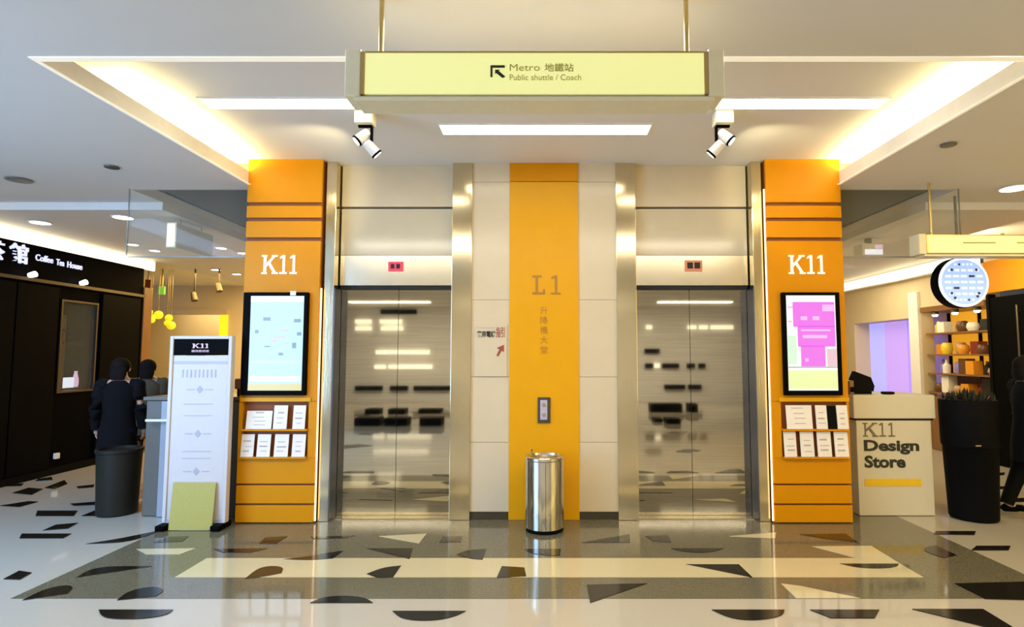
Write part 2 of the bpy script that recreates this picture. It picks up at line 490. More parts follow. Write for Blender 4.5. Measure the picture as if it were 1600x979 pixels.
# ------------------------------------------------------------------ the setting: ceiling
LOW, REC, FAR = 3.09, 3.33, 3.01
RX, RY0 = 2.76, 2.965
ceiling = boxes('ceiling', 'ceiling', None, [
    (-12, 12, -8, RY0, LOW, LOW + 0.1),
    (-12, -RX, RY0, 5.45, LOW, LOW + 0.1), (RX, 12, RY0, 5.45, LOW, LOW + 0.1),
    (-12, -3.97, 5.45, 5.9, LOW, LOW + 0.1), (3.97, 12, 5.45, 5.9, LOW, LOW + 0.1),
    (-12, -3.97, 5.9, 16, FAR, FAR + 0.2), (3.97, 12, 5.9, 16, FAR, FAR + 0.2),
    (-3.97, -RX, 8.6, 16, FAR, FAR + 0.2), (RX, 3.97, 8.6, 16, FAR, FAR + 0.2)])
struct(ceiling, 'flat painted ceiling with a stepped edge around the lift lobby', 'ceiling')
bx('recess_panel', 'recess', ceiling, -3.02, 3.02, RY0 - 0.02, 5.47, REC, REC + 0.05, label='raised lobby ceiling lit by coves')
bx('recess_edge', 'ceiling', ceiling, -3.0, 3.0, RY0 - 0.06, RY0 - 0.02, LOW + 0.1, REC)
for s in (-1, 1):
    a, b = sorted((s * RX, s * (RX + 0.02)))
    bx('cove_lip', 'white', ceiling, a, b, RY0, 5.27, LOW + 0.1, LOW + 0.125)
    a, b = sorted((s * (RX - 0.006), s * (RX - 0.0005)))
    bx('cove_fascia', 'white', ceiling, a, b, RY0 + 0.01, 5.265, LOW + 0.002, LOW + 0.124)
    a, b = sorted((s * 2.98, s * 3.02))
    bx('cove_back', 'recess', ceiling, a, b, RY0, 5.45, LOW + 0.1, REC)
    # plaster sides and lid of the dark void over the stairs beside the lift core
    a, b = sorted((s * 3.97, s * 4.02))
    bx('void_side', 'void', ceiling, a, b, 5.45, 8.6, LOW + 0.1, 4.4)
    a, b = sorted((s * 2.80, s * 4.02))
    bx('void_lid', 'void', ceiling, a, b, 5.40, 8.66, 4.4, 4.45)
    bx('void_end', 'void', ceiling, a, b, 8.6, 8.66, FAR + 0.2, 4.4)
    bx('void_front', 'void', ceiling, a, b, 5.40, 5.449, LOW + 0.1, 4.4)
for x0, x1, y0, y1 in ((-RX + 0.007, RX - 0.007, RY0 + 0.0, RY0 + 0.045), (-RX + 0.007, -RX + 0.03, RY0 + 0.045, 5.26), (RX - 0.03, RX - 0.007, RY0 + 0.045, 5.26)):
    bx('trim_strip', 'trim_painted_glow', ceiling, x0, x1, y0, y1, LOW - 0.006, LOW - 0.0005, label='thin cream trim with added glow around the raised lobby ceiling')

# ------------------------------------------------------------------ the setting: walls
wall_back = struct(bx('wall_back', 'stone', None, -2.76, 2.76, 5.56, 5.70, 0, REC + 0.05), 'lift core wall faced in beige stone', 'wall')
for s in (-1, 1):
    a, b = sorted((s * 0.325, s * 0.68))
    for z0, z1 in ((0.075, 0.70), (0.703, 1.30), (1.303, 2.02), (2.023, 3.148), (3.151, 3.33)):
        bx('stone_panel', 'stone', wall_back, a, b, 5.39, 5.56, z0, z1)
    bx('skirting', 'steel_dark', wall_back, a, b, 5.395, 5.55, 0.003, 0.074, label='dark metal skirting under the stone')
core = boxes('wall_core', 'beige_wall', None, [(-2.76, -2.70, 5.71, 13.2, 0, 4.38), (2.70, 2.76, 5.71, 13.2, 0, 4.38)])
struct(core, 'plain side walls of the lift core', 'wall')

# left: black shopfront with a display window
SX = -6.2
wall_left = boxes('wall_left', 'shop_black', None, [
    (SX - 0.2, SX, 2.0, 7.36, 0, 2.84), (SX - 0.2, SX, 7.36, 7.97, 0, 1.02), (SX - 0.2, SX, 7.36, 7.97, 2.22, 2.84),
    (SX - 0.2, SX, 7.97, 8.86, 0, 2.84), (SX - 0.9, SX - 0.2, 8.80, 8.86, 0, 2.84), (SX - 0.9, SX - 0.8, 6.9, 8.8, 0, 2.84)])
struct(wall_left, 'glossy black shopfront on the left under a warm cove', 'wall')
for y0, y1 in ((5.2, 6.05), (6.07, 6.70), (6.72, 7.30), (8.03, 8.78)):
    bx('shopfront_panel', 'black', wall_left, SX, SX + 0.03, y0, y1, 0.10, 2.36, bevel=0.004)
bx('fascia_rail', 'steel_dark', wall_left, SX, SX + 0.05, 5.2, 8.86, 2.39, 2.43, label='dull metal rail under the shop sign')
bx('kick_plate', 'black_matt', wall_left, SX, SX + 0.02, 5.2, 8.86, 0.0, 0.09)
bx('end_pilaster', 'wood', wall_left, SX - 0.05, SX + 0.02, 8.862, 9.05, 0.003, 2.55, bevel=0.004, label='brown bronze pilaster at the shop corner')
window_1 = boxes('window_1', 'steel_dark', None, [(SX - 0.04, SX + 0.02, 7.36, 7.385, 1.02, 2.22), (SX - 0.04, SX + 0.02, 7.945, 7.97, 1.02, 2.22),
                                            (SX - 0.04, SX + 0.02, 7.385, 7.945, 2.195, 2.22), (SX - 0.04, SX + 0.02, 7.385, 7.945, 1.02, 1.045)])
struct(window_1, 'small display window in the black shopfront', 'window')
bx('pane', 'glass', window_1, SX - 0.02, SX - 0.012, 7.386, 7.944, 1.046, 2.194)

# right: pale shop wall, violet bay, amber display bay and a dark doorway
TX = 6.2
wall_right = boxes('wall_right', 'beige_wall', None, [
    (TX, TX + 0.2, 11.5, 13.0, 0, 2.80), (TX, TX + 0.2, 9.72, 11.5, 2.13, 2.80), (TX, TX + 0.2, 9.72, 11.5, 0, 0.80),
    (TX, TX + 0.2, 9.45, 9.72, 0, 2.80), (TX, TX + 0.2, 8.05, 9.45, 2.28, 2.80),
    (TX, TX + 0.2, 2.0, 8.05, 2.801, 2.95), (TX, TX + 0.2, 2.0, 6.0, 0, 2.80)])
struct(wall_right, 'warm beige shop wall on the right', 'wall')
bx('pilaster', 'white', wall_right, TX - 0.05, TX, 9.46, 9.70, 0.003, 2.55, bevel=0.005, label='pale pilaster between the violet and amber bays')
bx('fascia_panel', 'orange', wall_right, TX - 0.04, TX, 6.0, 8.02, 2.36, 2.80, bevel=0.004, label='orange fascia over the dark doorway')
bx('bay_soffit', 'wood', wall_right, TX - 0.02, TX + 0.45, 8.06, 9.44, 2.20, 2.28, label='brown soffit over the amber display')
for z in (0.8,):
    pass
bay = boxes('wall_bay', 'beige_wall', None, [(TX + 0.5, TX + 0.55, 8.05, 9.72, 0, 2.27), (TX + 0.7, TX + 0.75, 9.72, 11.6, 0, 2.27), (TX + 0.2, TX + 0.75, 11.5, 11.55, 0, 2.27)])
struct(bay, 'back walls of the shop bays on the right', 'wall')
for y0, y1, m in ((11.0, 11.5, 'blue_glow'), (10.32, 10.99, 'mauve_glow'), (9.73, 10.31, 'violet_glow')):
    bx('light_panel', m, bay, TX + 0.30, TX + 0.33, y0, y1, 0.80, 2.13)
bx('amber_panel', 'amber_glow', bay, TX + 0.46, TX + 0.49, 8.12, 9.42, 1.23, 2.19, label='amber backlit panel behind the display shelves')
bx('dark_panel', 'wood', bay, TX + 0.46, TX + 0.49, 8.08, 9.42, 0.02, 1.21)
door_3 = boxes('door_3', 'black', None, [(TX + 0.01, TX + 0.06, 6.05, 7.02, 0.01, 2.30), (TX + 0.01, TX + 0.06, 7.04, 8.0, 0.01, 2.30)], bevel=0.004)
struct(door_3, 'black double door under the orange fascia', 'door')
bm = bmesh.new()
tube(bm, [(TX - 0.04, 7.48, 1.42), (TX - 0.04, 7.48, 2.16)], 0.014)
for z in (1.5, 2.08):
    tube(bm, [(TX - 0.04, 7.48, z), (TX + 0.015, 7.48, z)], 0.008)
obj('door_handle', bm, 'steel_dark', door_3, smooth=True, label='long grey vertical pull handle')
bx('door_frame', 'black_matt', door_3, TX + 0.0, TX + 0.10, 8.0, 8.05, 0.0, 2.35)

# far walls closing the corridors
wf = boxes('wall_far', 'beige_wall', None, [
    (-7.03, -2.76, 12.5, 12.6, 0, FAR), (-12, -8.62, 12.5, 12.6, 0, FAR), (-8.62, -7.03, 12.5, 12.6, 2.45, FAR),
    (-12, -6.6, 14.0, 14.1, 0, FAR), (-6.7, -6.6, 12.6, 14.0, 0, FAR), (2.76, TX + 0.8, 13.0, 13.1, 0, FAR)])
struct(wf, 'warm beige end walls of the corridors', 'wall')
bx('lintel', 'stone', wf, -8.66, -6.86, 12.44, 12.5, 2.38, 2.50, bevel=0.005, label='pale lintel over the corridor opening')
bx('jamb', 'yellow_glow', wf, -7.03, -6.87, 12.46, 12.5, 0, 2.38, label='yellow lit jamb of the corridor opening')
wr = struct(bx('wall_front', 'ceiling', None, -12, 12, -8.1, -8.0, 0, LOW), 'hall wall behind the photographer', 'wall')
for x0, x1, z0, z1 in [(-6.22, -5.71, 2.55, 2.68), (-5.41, -4.69, 2.55, 2.68), (-6.21, -5.7, 2.32, 2.45), (-5.37, -4.65, 2.32, 2.45), (-5.52, -5.22, 1.54, 1.67), (-5.18, -3.77, 1.54, 1.67), (-5.55, -5.21, 1.06, 1.19), (-5.09, -3.68, 1.06, 1.19), (3.38, 3.55, 2.36, 2.49), (4.75, 5.01, 2.36, 2.49), (5.13, 5.39, 2.36, 2.49), (5.51, 6.23, 2.36, 2.49), (3.62, 3.79, 1.1, 1.23)]:
    bx('reflection_strip', 'dash_glow', wr, x0, x1, -8.0, -7.90, z0, z1)  # unseen strips added as bright dashes in the lift door reflections
for x0, x1, z0, z1 in [(-6.17, -5.28, 0.36, 0.51), (-5.03, -4.45, 0.36, 0.51), (-4.26, -3.04, 0.36, 0.51), (-5.38, -4.21, 2.86, 3.01), (3.31, 3.79, 1.57, 1.72), (3.32, 3.58, 1.09, 1.24), (3.87, 4.42, 1.09, 1.24), (4.69, 4.94, 1.09, 1.24), (5.07, 5.28, 1.09, 1.24), (3.94, 4.61, 0.4, 0.55), (4.72, 5.14, 0.4, 0.55)]:
    bx('shelf', 'black_matt', wr, x0, x1, -8.0, -7.88, z0, z1)  # unseen bars added as dark dashes mirrored by the lift doors
for x0, x1, y, h in [(-4.58, -4.22, -3.84, 0.132), (-3.99, -3.56, -3.84, 0.132), (-3.25, -2.67, -4.0, 0.117), (-4.05, -3.52, -1.39, 0.165), (-3.41, -2.92, -1.39, 0.165), (-2.66, -2.19, -1.39, 0.165), (2.83, 3.66, -4.34, 0.222), (3.84, 4.07, -4.34, 0.222), (2.7, 3.0, -1.74, 0.113), (2.5, 2.68, -2.11, 0.073)]:
    bx('reflection_block', 'black_matt', floor, x0, x1, y - 0.4, y, 0.006, h)  # unseen blocks added to make low dark dashes in the door reflections
for y in (-6.2,):
    for x0, x1 in ((-5.8, -3.4), (-2.6, -0.9), (0.6, 2.6), (3.4, 5.6)):
        bx('light_strip', 'lamp_white', ceiling, x0, x1, y, y + 0.22, LOW - 0.015, LOW - 0.001)


# ------------------------------------------------------------------ the lifts
def lift(s, idx, side):
    def X(a, b):
        return sorted((s * a, s * b))
    d = struct(boxes('door_%d' % idx, 'gap', None, [(*X(0.86, 0.90), 5.525, 5.555, 0.003, 2.2), (*X(1.90, 1.94), 5.525, 5.555, 0.003, 2.2), (*X(0.90, 1.90), 5.54, 5.555, 2.12, 2.2)]),
               'closed brushed steel lift door %s of the amber panel' % side, 'door')
    a, b = X(0.875, 1.3925)
    bx('door_leaf', 'steel', d, a, b, 5.51, 5.53, 0.012, 2.13)
    a, b = X(1.3975, 1.945)
    bx('door_leaf', 'steel', d, a, b, 5.51, 5.53, 0.012, 2.13)
    a, b = X(0.68, 0.868)
    bx('jamb', 'steel_jamb', d, a, b, 5.37, 5.555, 0.003, REC, bevel=0.003, label='bright satin steel jamb')
    a, b = X(1.955, 2.05)
    bx('jamb', 'steel_jamb', d, a, b, 5.33, 5.555, 0.003, REC, bevel=0.003)
    a, b = X(1.947, 1.954)
    bx('reveal', 'reveal_reflection', d, a, b, 5.335, 5.50, 0.011, 2.13, label='steel reveal of the door opening with dark blue reflection painted in')
    a, b = X(0.868, 1.945)
    bx('header', 'steel_header', d, a, b, 5.455, 5.555, 2.165, 2.452, bevel=0.002, label='brushed steel header over the door')
    bx('shadow_gap', 'gap', d, a, b, 5.47, 5.535, 2.132, 2.164)
    bx('transom_panel', 'stone_transom', d, a, b, 5.455, 5.555, 2.454, 2.905, bevel=0.002, label='polished beige panel above the header')
    bx('transom_panel', 'stone', d, a, b, 5.45, 5.555, 2.925, REC, bevel=0.002)
    bx('threshold', 'steel_jamb', d, a, b, 5.40, 5.535, 0.003, 0.010)
    if s < 0:
        disp = bx('indicator_display', 'led_red', d, -1.486, -1.343, 5.445, 5.456, 2.30, 2.392, bevel=0.002, label='small red floor display')
        for x in (-1.462, -1.408):
            bx('digit', 'gap', disp, x, x + 0.035, 5.4435, 5.4447, 2.325, 2.370)
    else:
        disp = bx('indicator_display', 'led_red_dim', d, 1.345, 1.510, 5.445, 5.456, 2.300, 2.405, bevel=0.002, label='small dark floor display with an orange rim')
        for x in (1.366, 1.434):
            bx('digit', 'gap', disp, x, x + 0.055, 5.4435, 5.4447, 2.325, 2.385)
    return d


door_1 = lift(-1, 1, 'left')
door_2 = lift(1, 2, 'right')


# ------------------------------------------------------------------ amber centre panel
t = thing('wall_panel', 'tall amber wall panel between the two lifts lettered L1', 'panel', (0, 5.4, 0))
bx('panel_board', 'amber', t, -0.325, 0.325, 5.378, 5.555, 0.003, 3.148, bevel=0.003)
bx('top_board', 'orange', t, -0.325, 0.325, 5.374, 5.555, 3.152, 3.33, bevel=0.003, label='darker orange top piece')
mpF = front(5.3785)
for ch, a in (('L', -0.110), ('1', 0.055)):
    bm = bmesh.new()
    if ch == 'L':
        for k, p in enumerate(([(0.03, 0), (0.055, 0), (0.055, 0.18), (0.03, 0.18)], [(0, 0), (0.12, 0), (0.12, 0.022), (0, 0.022)], [(0, 0.16), (0.09, 0.16), (0.09, 0.18), (0, 0.18)], [(0.10, 0.0), (0.12, 0.0), (0.12, 0.05), (0.10, 0.05)])):
            prism(bm, [(a + x, 2.07 + z) for x, z in p], mpF, 0.004 + 0.0003 * k)
    else:
        for k, p in enumerate(slab('1', 0.22)):
            prism(bm, [(a + 0.11 * x, 2.07 + 0.18 * z) for x, z in p], mpF, 0.004 + 0.0003 * k)
    obj('letter', bm, 'amber_text', t)
for i, ch in enumerate('升降機大堂'):
    z = 1.885 - i * 0.092
    text('character', ch, 'amber_text', t, mpF, -0.036, 0.036, z, z + 0.07, depth=0.003)
t = thing('call_panel', 'small grey lift call button plate on the amber panel', 'button panel', (0, 5.37, 0.88))
bx('plate', 'steel_dark', t, -0.059, 0.059, 5.362, 5.3775, 0.88, 1.115, bevel=0.003)
bx('inset', 'lavender', t, -0.035, 0.030, 5.3595, 5.3625, 0.91, 1.09)
for z in (0.955, 1.045):
    bm = bmesh.new()
    tube(bm, [(0, 5.3595, z), (0, 5.355, z)], 0.018, 14)
    obj('button', bm, 'steel', t)

# notice on the stone left of the amber panel
t = thing('notice', 'square beige notice plate with black and red characters on the stone', 'notice', (-0.49, 5.385, 1.3))
bx('plate', 'stone', t, -0.645, -0.345, 5.380, 5.389, 1.305, 1.785, bevel=0.002)
mpN = front(5.3805)
text('lettering', '客用電梯', 'text_black', t, mpN, -0.625, -0.455, 1.668, 1.73, bold=0.03)
text('lettering', '指引', 'text_red', t, mpN, -0.448, -0.368, 1.668, 1.765, bold=0.01)
bm = bmesh.new()
prism(bm, [(-0.445, 1.50), (-0.425, 1.49), (-0.395, 1.545), (-0.375, 1.53), (-0.372, 1.60), (-0.44, 1.57), (-0.415, 1.555)], mpN, 0.004)
obj('arrow', bm, 'text_red', t, label='small red brown arrow')
bx('rule', 'card_print', t, -0.63, -0.46, 5.3775, 5.3805, 1.755, 1.762)


# ------------------------------------------------------------------ orange information pillars
def pillar(s, side):
    def X(a, b):
        return sorted((s * a, s * b))
    P = thing('information_pillar', 'orange panelled pillar %s with white K11 letters' % side, 'pillar', (s * 2.41, 5.3, 0), 'orange information pillars')
    a, b = X(2.072, 2.758)
    bx('core', 'orange_groove', P, a, b, 5.30, 5.558, 0.003, REC)
    x0, x1 = X(2.068, 2.764)
    for z0, z1 in ((0.012, 0.160), (0.178, 0.335), (0.352, 0.578), (1.085, 2.556), (2.590, 2.742), (2.776, 2.887), (2.921, 3.33)):
        bx('board', 'orange', P, x0, x1, 5.27, 5.30, z0, z1, bevel=0.003)
    # leaflet niche
    nl, nr = (x0 + 0.035, x1 - 0.065) if s < 0 else (x0 + 0.08, x1 - 0.02)
    bx('niche_side', 'orange', P, x0, nl, 5.27, 5.30, 0.580, 1.083)
    bx('niche_side', 'orange', P, nr, x1, 5.27, 5.30, 0.580, 1.083)
    bx('niche_shelf', 'orange', P, nl, nr, 5.235, 5.30, 0.823, 0.838)
    bx('niche_shelf', 'orange', P, nl, nr, 5.235, 5.30, 0.578, 0.592)
    bx('niche_top', 'amber', P, nl - 0.02, nr + 0.02, 5.255, 5.272, 1.083, 1.120, bevel=0.002)
    u0, u1 = (-2.603, -2.272) if s < 0 else (2.255, 2.595)
    k11(P, 'white_print', front(5.27), u0, u1, 2.247, 2.424)
    # vertical light line in the joint beside the steel jamb
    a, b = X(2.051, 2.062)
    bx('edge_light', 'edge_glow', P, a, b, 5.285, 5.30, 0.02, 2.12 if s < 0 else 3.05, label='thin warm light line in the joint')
    return P


pillar(-1, 'left of the lifts')
pillar(1, 'right of the lifts')


def screen_frame(name, label, x0, x1, sx0, sx1):
    t = thing(name, label, 'display', ((x0 + x1) / 2, 5.26, 1.14))
    bx('housing', 'black', t, x0, x1, 5.225, 5.2695, 1.141, 2.075, bevel=0.006)
    return t


t = screen_frame('wall_display', 'portrait wall screen with a pale cyan map on left orange pillar', -2.740, -2.150, -2.665, -2.18)
scr = bx('screen', 'screen_cyan', t, -2.668, -2.185, 5.2225, 5.2255, 1.185, 2.04)
bx('title_bar', 'screen_white', scr, -2.668, -2.185, 5.2205, 5.2224, 1.985, 2.04)
bx('footer_bar', 'screen_yellow', scr, -2.668, -2.185, 5.2205, 5.2224, 1.185, 1.245)
bx('info_band', 'screen_white', scr, -2.66, -2.20, 5.2205, 5.2224, 1.265, 1.315)
bx('info_band', 'screen_green', scr, -2.64, -2.21, 5.2205, 5.2224, 1.43, 1.455)
for (x, z, w, h, m) in ((-2.55, 1.815, 0.065, 0.03, 'screen_dark'), (-2.27, 1.80, 0.06, 0.03, 'screen_dark'), (-2.62, 1.70, 0.03, 0.03, 'screen_dark'), (-2.24, 1.68, 0.04, 0.03, 'screen_dark'),
                        (-2.28, 1.565, 0.035, 0.05, 'screen_dark'), (-2.53, 1.575, 0.05, 0.012, 'screen_dark'), (-2.40, 1.50, 0.04, 0.025, 'screen_dark'), (-2.45, 1.66, 0.10, 0.012, 'screen_rose'),
                        (-2.38, 1.72, 0.06, 0.012, 'screen_rose'), (-2.48, 1.62, 0.05, 0.02, 'screen_rose'), (-2.36, 1.60, 0.05, 0.012, 'screen_rose'), (-2.42, 1.78, 0.05, 0.012, 'screen_green'), (-2.50, 1.52, 0.05, 0.012, 'screen_green'),
                        (-2.34, 1.75, 0.05, 0.008, 'screen_green'), (-2.31, 1.93, 0.10, 0.012, 'screen_green')):
    bx('map_mark', m, scr, x, x + w, 5.2205, 5.2224, z, z + h)
bx('sensor', 'white', t, -2.31, -2.26, 5.215, 5.24, 2.045, 2.085, label='small white sensor on the frame top')

t = screen_frame('wall_display', 'portrait wall screen with a magenta poster on right orange pillar', 2.170, 2.695, 2.2, 2.65)
scr = bx('screen', 'screen_white', t, 2.205, 2.650, 5.2225, 5.2255, 1.185, 2.045)
for (x0, x1, z0, z1, m) in ((2.262, 2.640, 1.76, 1.985, 'screen_magenta'), (2.300, 2.640, 1.58, 1.765, 'screen_magenta'), (2.325, 2.545, 1.40, 1.585, 'screen_magenta'), (2.205, 2.648, 1.20, 1.365, 'screen_lime'),
                            (2.207, 2.285, 1.42, 1.68, 'screen_green'), (2.56, 2.648, 1.40, 1.56, 'screen_rose')):
    bx('poster_block', m, scr, x0, x1, 5.2210, 5.2224, z0, z1)
for (x0, x1, z0, z1, m) in ((2.345, 2.565, 1.655, 1.685, 'screen_pink'), (2.33, 2.39, 1.82, 1.855, 'screen_pink'), (2.44, 2.50, 1.82, 1.855, 'screen_pink'), (2.53, 2.635, 1.90, 1.96, 'screen_pink'),
                            (2.36, 2.39, 1.445, 1.475, 'screen_pink'), (2.33, 2.60, 1.72, 1.735, 'screen_pink'), (2.205, 2.648, 1.39, 1.398, 'screen_dark'), (2.33, 2.40, 1.315, 1.325, 'screen_green'), (2.215, 2.26, 1.93, 1.945, 'screen_rose'), (2.215, 2.25, 1.80, 1.815, 'screen_rose')):
    bx('poster_mark', m, scr, x0, x1, 5.2196, 5.2209, z0, z1)


# leaflets standing in the niches: each a thing
def leaflet(x0, x1, z0, z1, label, dark=False, n=3):
    t = thing('leaflet', label, 'leaflet', ((x0 + x1) / 2, 5.25, z0), 'leaflets in the pillar racks')
    bm = bmesh.new()
    lean = 0.022
    prism(bm, [(5.242, z0), (5.250, z0), (5.250 + lean, z1), (5.242 + lean, z1)], lambda u, v, d: (x0 + d, u, v), x1 - x0)
    obj('sheet', bm, 'black_matt' if dark else 'card', t)
    if not dark:
        h, w = z1 - z0, x1 - x0
        for q in range(n):
            f = 0.22 + 0.22 * q + random.uniform(-0.03, 0.03)
            zz = z0 + h * f
            yy = 5.242 + lean * f
            a = x0 + w * random.uniform(0.15, 0.35)
            b = x1 - w * random.uniform(0.15, 0.35)
            bx('print_line', 'card_print', t, a, b, yy - 0.002, yy + 0.002, zz, zz + h * random.choice((0.03, 0.06)))


for rect, lab in (((-2.686, -2.456, 0.84, 1.000), 'wide landscape leaflet in upper rack of left orange pillar'),
                  ((-2.440, -2.318, 0.84, 1.049), 'upright leaflet beside the wide one, upper rack of left pillar'),
                  ((-2.265, -2.155, 0.84, 1.049), 'upright leaflet at the right end of left pillar upper rack'),
                  ((-2.725, -2.610, 0.594, 0.791), 'leaflet at the left end of left pillar lower rack'),
                  ((-2.580, -2.462, 0.594, 0.791), 'second leaflet from the left in left pillar lower rack'),
                  ((-2.425, -2.300, 0.594, 0.791), 'third leaflet from the left in left pillar lower rack'),
                  ((-2.265, -2.148, 0.594, 0.791), 'leaflet at the right end of left pillar lower rack'),
                  ((2.188, 2.420, 0.84, 1.050), 'wide cream leaflet in upper rack of right orange pillar'),
                  ((2.455, 2.555, 0.84, 1.050), 'upright leaflet between wide and black ones, right pillar upper rack'),
                  ((2.645, 2.743, 0.84, 1.050), 'upright leaflet at the right end of right pillar upper rack'),
                  ((2.160, 2.270, 0.594, 0.815), 'leaflet at the left end of right pillar lower rack'),
                  ((2.308, 2.428, 0.594, 0.815), 'second leaflet from the left in right pillar lower rack'),
                  ((2.460, 2.584, 0.594, 0.815), 'third leaflet from the left in right pillar lower rack'),
                  ((2.615, 2.738, 0.594, 0.815), 'leaflet at the right end of right pillar lower rack')):
    leaflet(*rect, lab, n=4 if rect[1] - rect[0] > 0.2 else 3)
leaflet(2.566, 2.636, 0.84, 1.045, 'narrow black leaflet in upper rack of right orange pillar', dark=True)

# ------------------------------------------------------------------ steel bin
t = thing('litter_bin', 'round polished steel litter bin in front of the amber panel', 'bin', (0.005, 5.12, 0))
bm = bmesh.new()
lathe(bm, [(0.155, 0.004), (0.162, 0.006), (0.162, 0.035), (0.155, 0.036)], 0.005, 5.09, 36)
obj('base_ring', bm, 'black_matt', t, smooth=False)
bm = bmesh.new()
lathe(bm, [(0.168, 0.036), (0.168, 0.600), (0.163, 0.606)], 0.005, 5.09, 48)
obj('body', bm, 'bin_steel', t, smooth=True)
bm = bmesh.new()
lathe(bm, [(0.171, 0.607), (0.172, 0.628), (0.166, 0.634), (0.140, 0.634), (0.132, 0.612)], 0.005, 5.09, 48)
obj('ashtray_rim', bm, 'bin_steel', t, smooth=True)
bm = bmesh.new()
lathe(bm, [(0.130, 0.608), (0.130, 0.618)], 0.005, 5.09, 32)
obj('sand_tray', bm, 'counter_grey', t)
bm = bmesh.new()
tube(bm, [(-0.105, 5.06, 0.616), (-0.108, 5.055, 0.668), (-0.105, 5.05, 0.69)], [0.008, 0.007, 0.012], 8)
obj('lid_knob', bm, 'brass', t, smooth=True, label='small brass knob on the bin top')
bx('seam', 'steel_dark', t, 0.012, 0.016, 4.9205, 4.9225, 0.05, 0.60)


# ------------------------------------------------------------------ lobby ceiling lights
def slot_light(x0, x1, y0, y1, label):
    t = thing('ceiling_light', label, 'ceiling light', ((x0 + x1) / 2, (y0 + y1) / 2, REC), 'slot lights in the lobby ceiling')
    f = 0.012
    boxes('frame', 'white', t, [(x0 - f, x1 + f, y0 - f, y0, REC - 0.012, REC - 0.001), (x0 - f, x1 + f, y1, y1 + f, REC - 0.012, REC - 0.001), (x0 - f, x0, y0, y1, REC - 0.012, REC - 0.001), (x1, x1 + f, y0, y1, REC - 0.012, REC - 0.001)])
    bx('diffuser', 'lamp_white', t, x0, x1, y0, y1, REC - 0.009, REC - 0.001)


slot_light(-2.46, -0.90, 3.975, 4.145, 'long white slot light on left half of lobby ceiling')
slot_light(0.863, 2.46, 3.975, 4.145, 'long white slot light on right half of lobby ceiling')
slot_light(-0.83, 0.85, 4.45, 4.64, 'white slot light at the centre, nearest the lifts')
for s, side in ((-1, 'left'), (1, 'right')):
    a, b = sorted((s * 2.80, s * 2.88))
    t = tag(bx('cove_light', 'cove_glow', None, a, b, 3.70 if s < 0 else 3.0, 5.255, LOW + 0.101, LOW + 0.116), 'warm light tube hidden in the %s ceiling cove' % side, 'cove light', 'lobby cove lights')


def spot(s, side):
    x, y = s * 1.345, 4.22
    t = thing('spotlight', 'twin black and white ceiling spotlight by the %s slot light' % side, 'spotlight', (x, y, REC), 'lobby spotlights')
    bx('mount_box', 'sign_frame', t, x - 0.065, x + 0.065, y - 0.06, y + 0.06, REC - 0.105, REC - 0.001, bevel=0.005)
    bm = bmesh.new()
    zt = REC - 0.105
    box(bm, x - 0.05, x + 0.05, y - 0.012, y + 0.012, zt - 0.016, zt)
    ax = x - s * 0.05
    box(bm, ax - 0.009, ax + 0.009, y - 0.012, y + 0.012, zt - 0.12, zt - 0.010)
    obj('yoke', bm, 'black', t)

    def head(c, d, nm):
        d = Vector(d).normalized()
        c = Vector(c)
        bm = bmesh.new()
        tube(bm, [c - d * 0.055, c - d * 0.045, c + d * 0.05], [0.026, 0.036, 0.040], 16)
        h = obj('lamp_head', bm, 'white', t, smooth=False, label='white tilted lamp head')
        bm = bmesh.new()
        tube(bm, [c + d * 0.0505, c + d * 0.066], [0.044, 0.044], 16)
        obj('bezel', bm, 'black', h)
        bm = bmesh.new()
        tube(bm, [c + d * 0.0665, c + d * 0.069], [0.034, 0.034], 16)
        obj('lens', bm, 'down_glow', h)
    head((x + s * 0.012, y - 0.005, zt - 0.085), (s * 0.75, -0.25, -0.75), 'a')
    head((x - s * 0.045, y + 0.01, zt - 0.170), (-s * 0.65, 0.35, -0.70), 'b')
    d = bpy.data.lights.new('spot_beam', 'SPOT')
    d.energy, d.color, d.spot_size, d.spot_blend, d.shadow_soft_size = 26, (1, 0.88, 0.5), math.radians(75), 0.6, 0.03
    o = bpy.data.objects.new('spot_beam', d)
    C.objects.link(o)
    o.location = (x + s * 0.09, y + 0.03, zt - 0.16)
    o.rotation_euler = Vector((s * 0.95, 1.0, 0.02)).to_track_quat('-Z', 'Y').to_euler()


spot(-1, 'left')
spot(1, 'right')


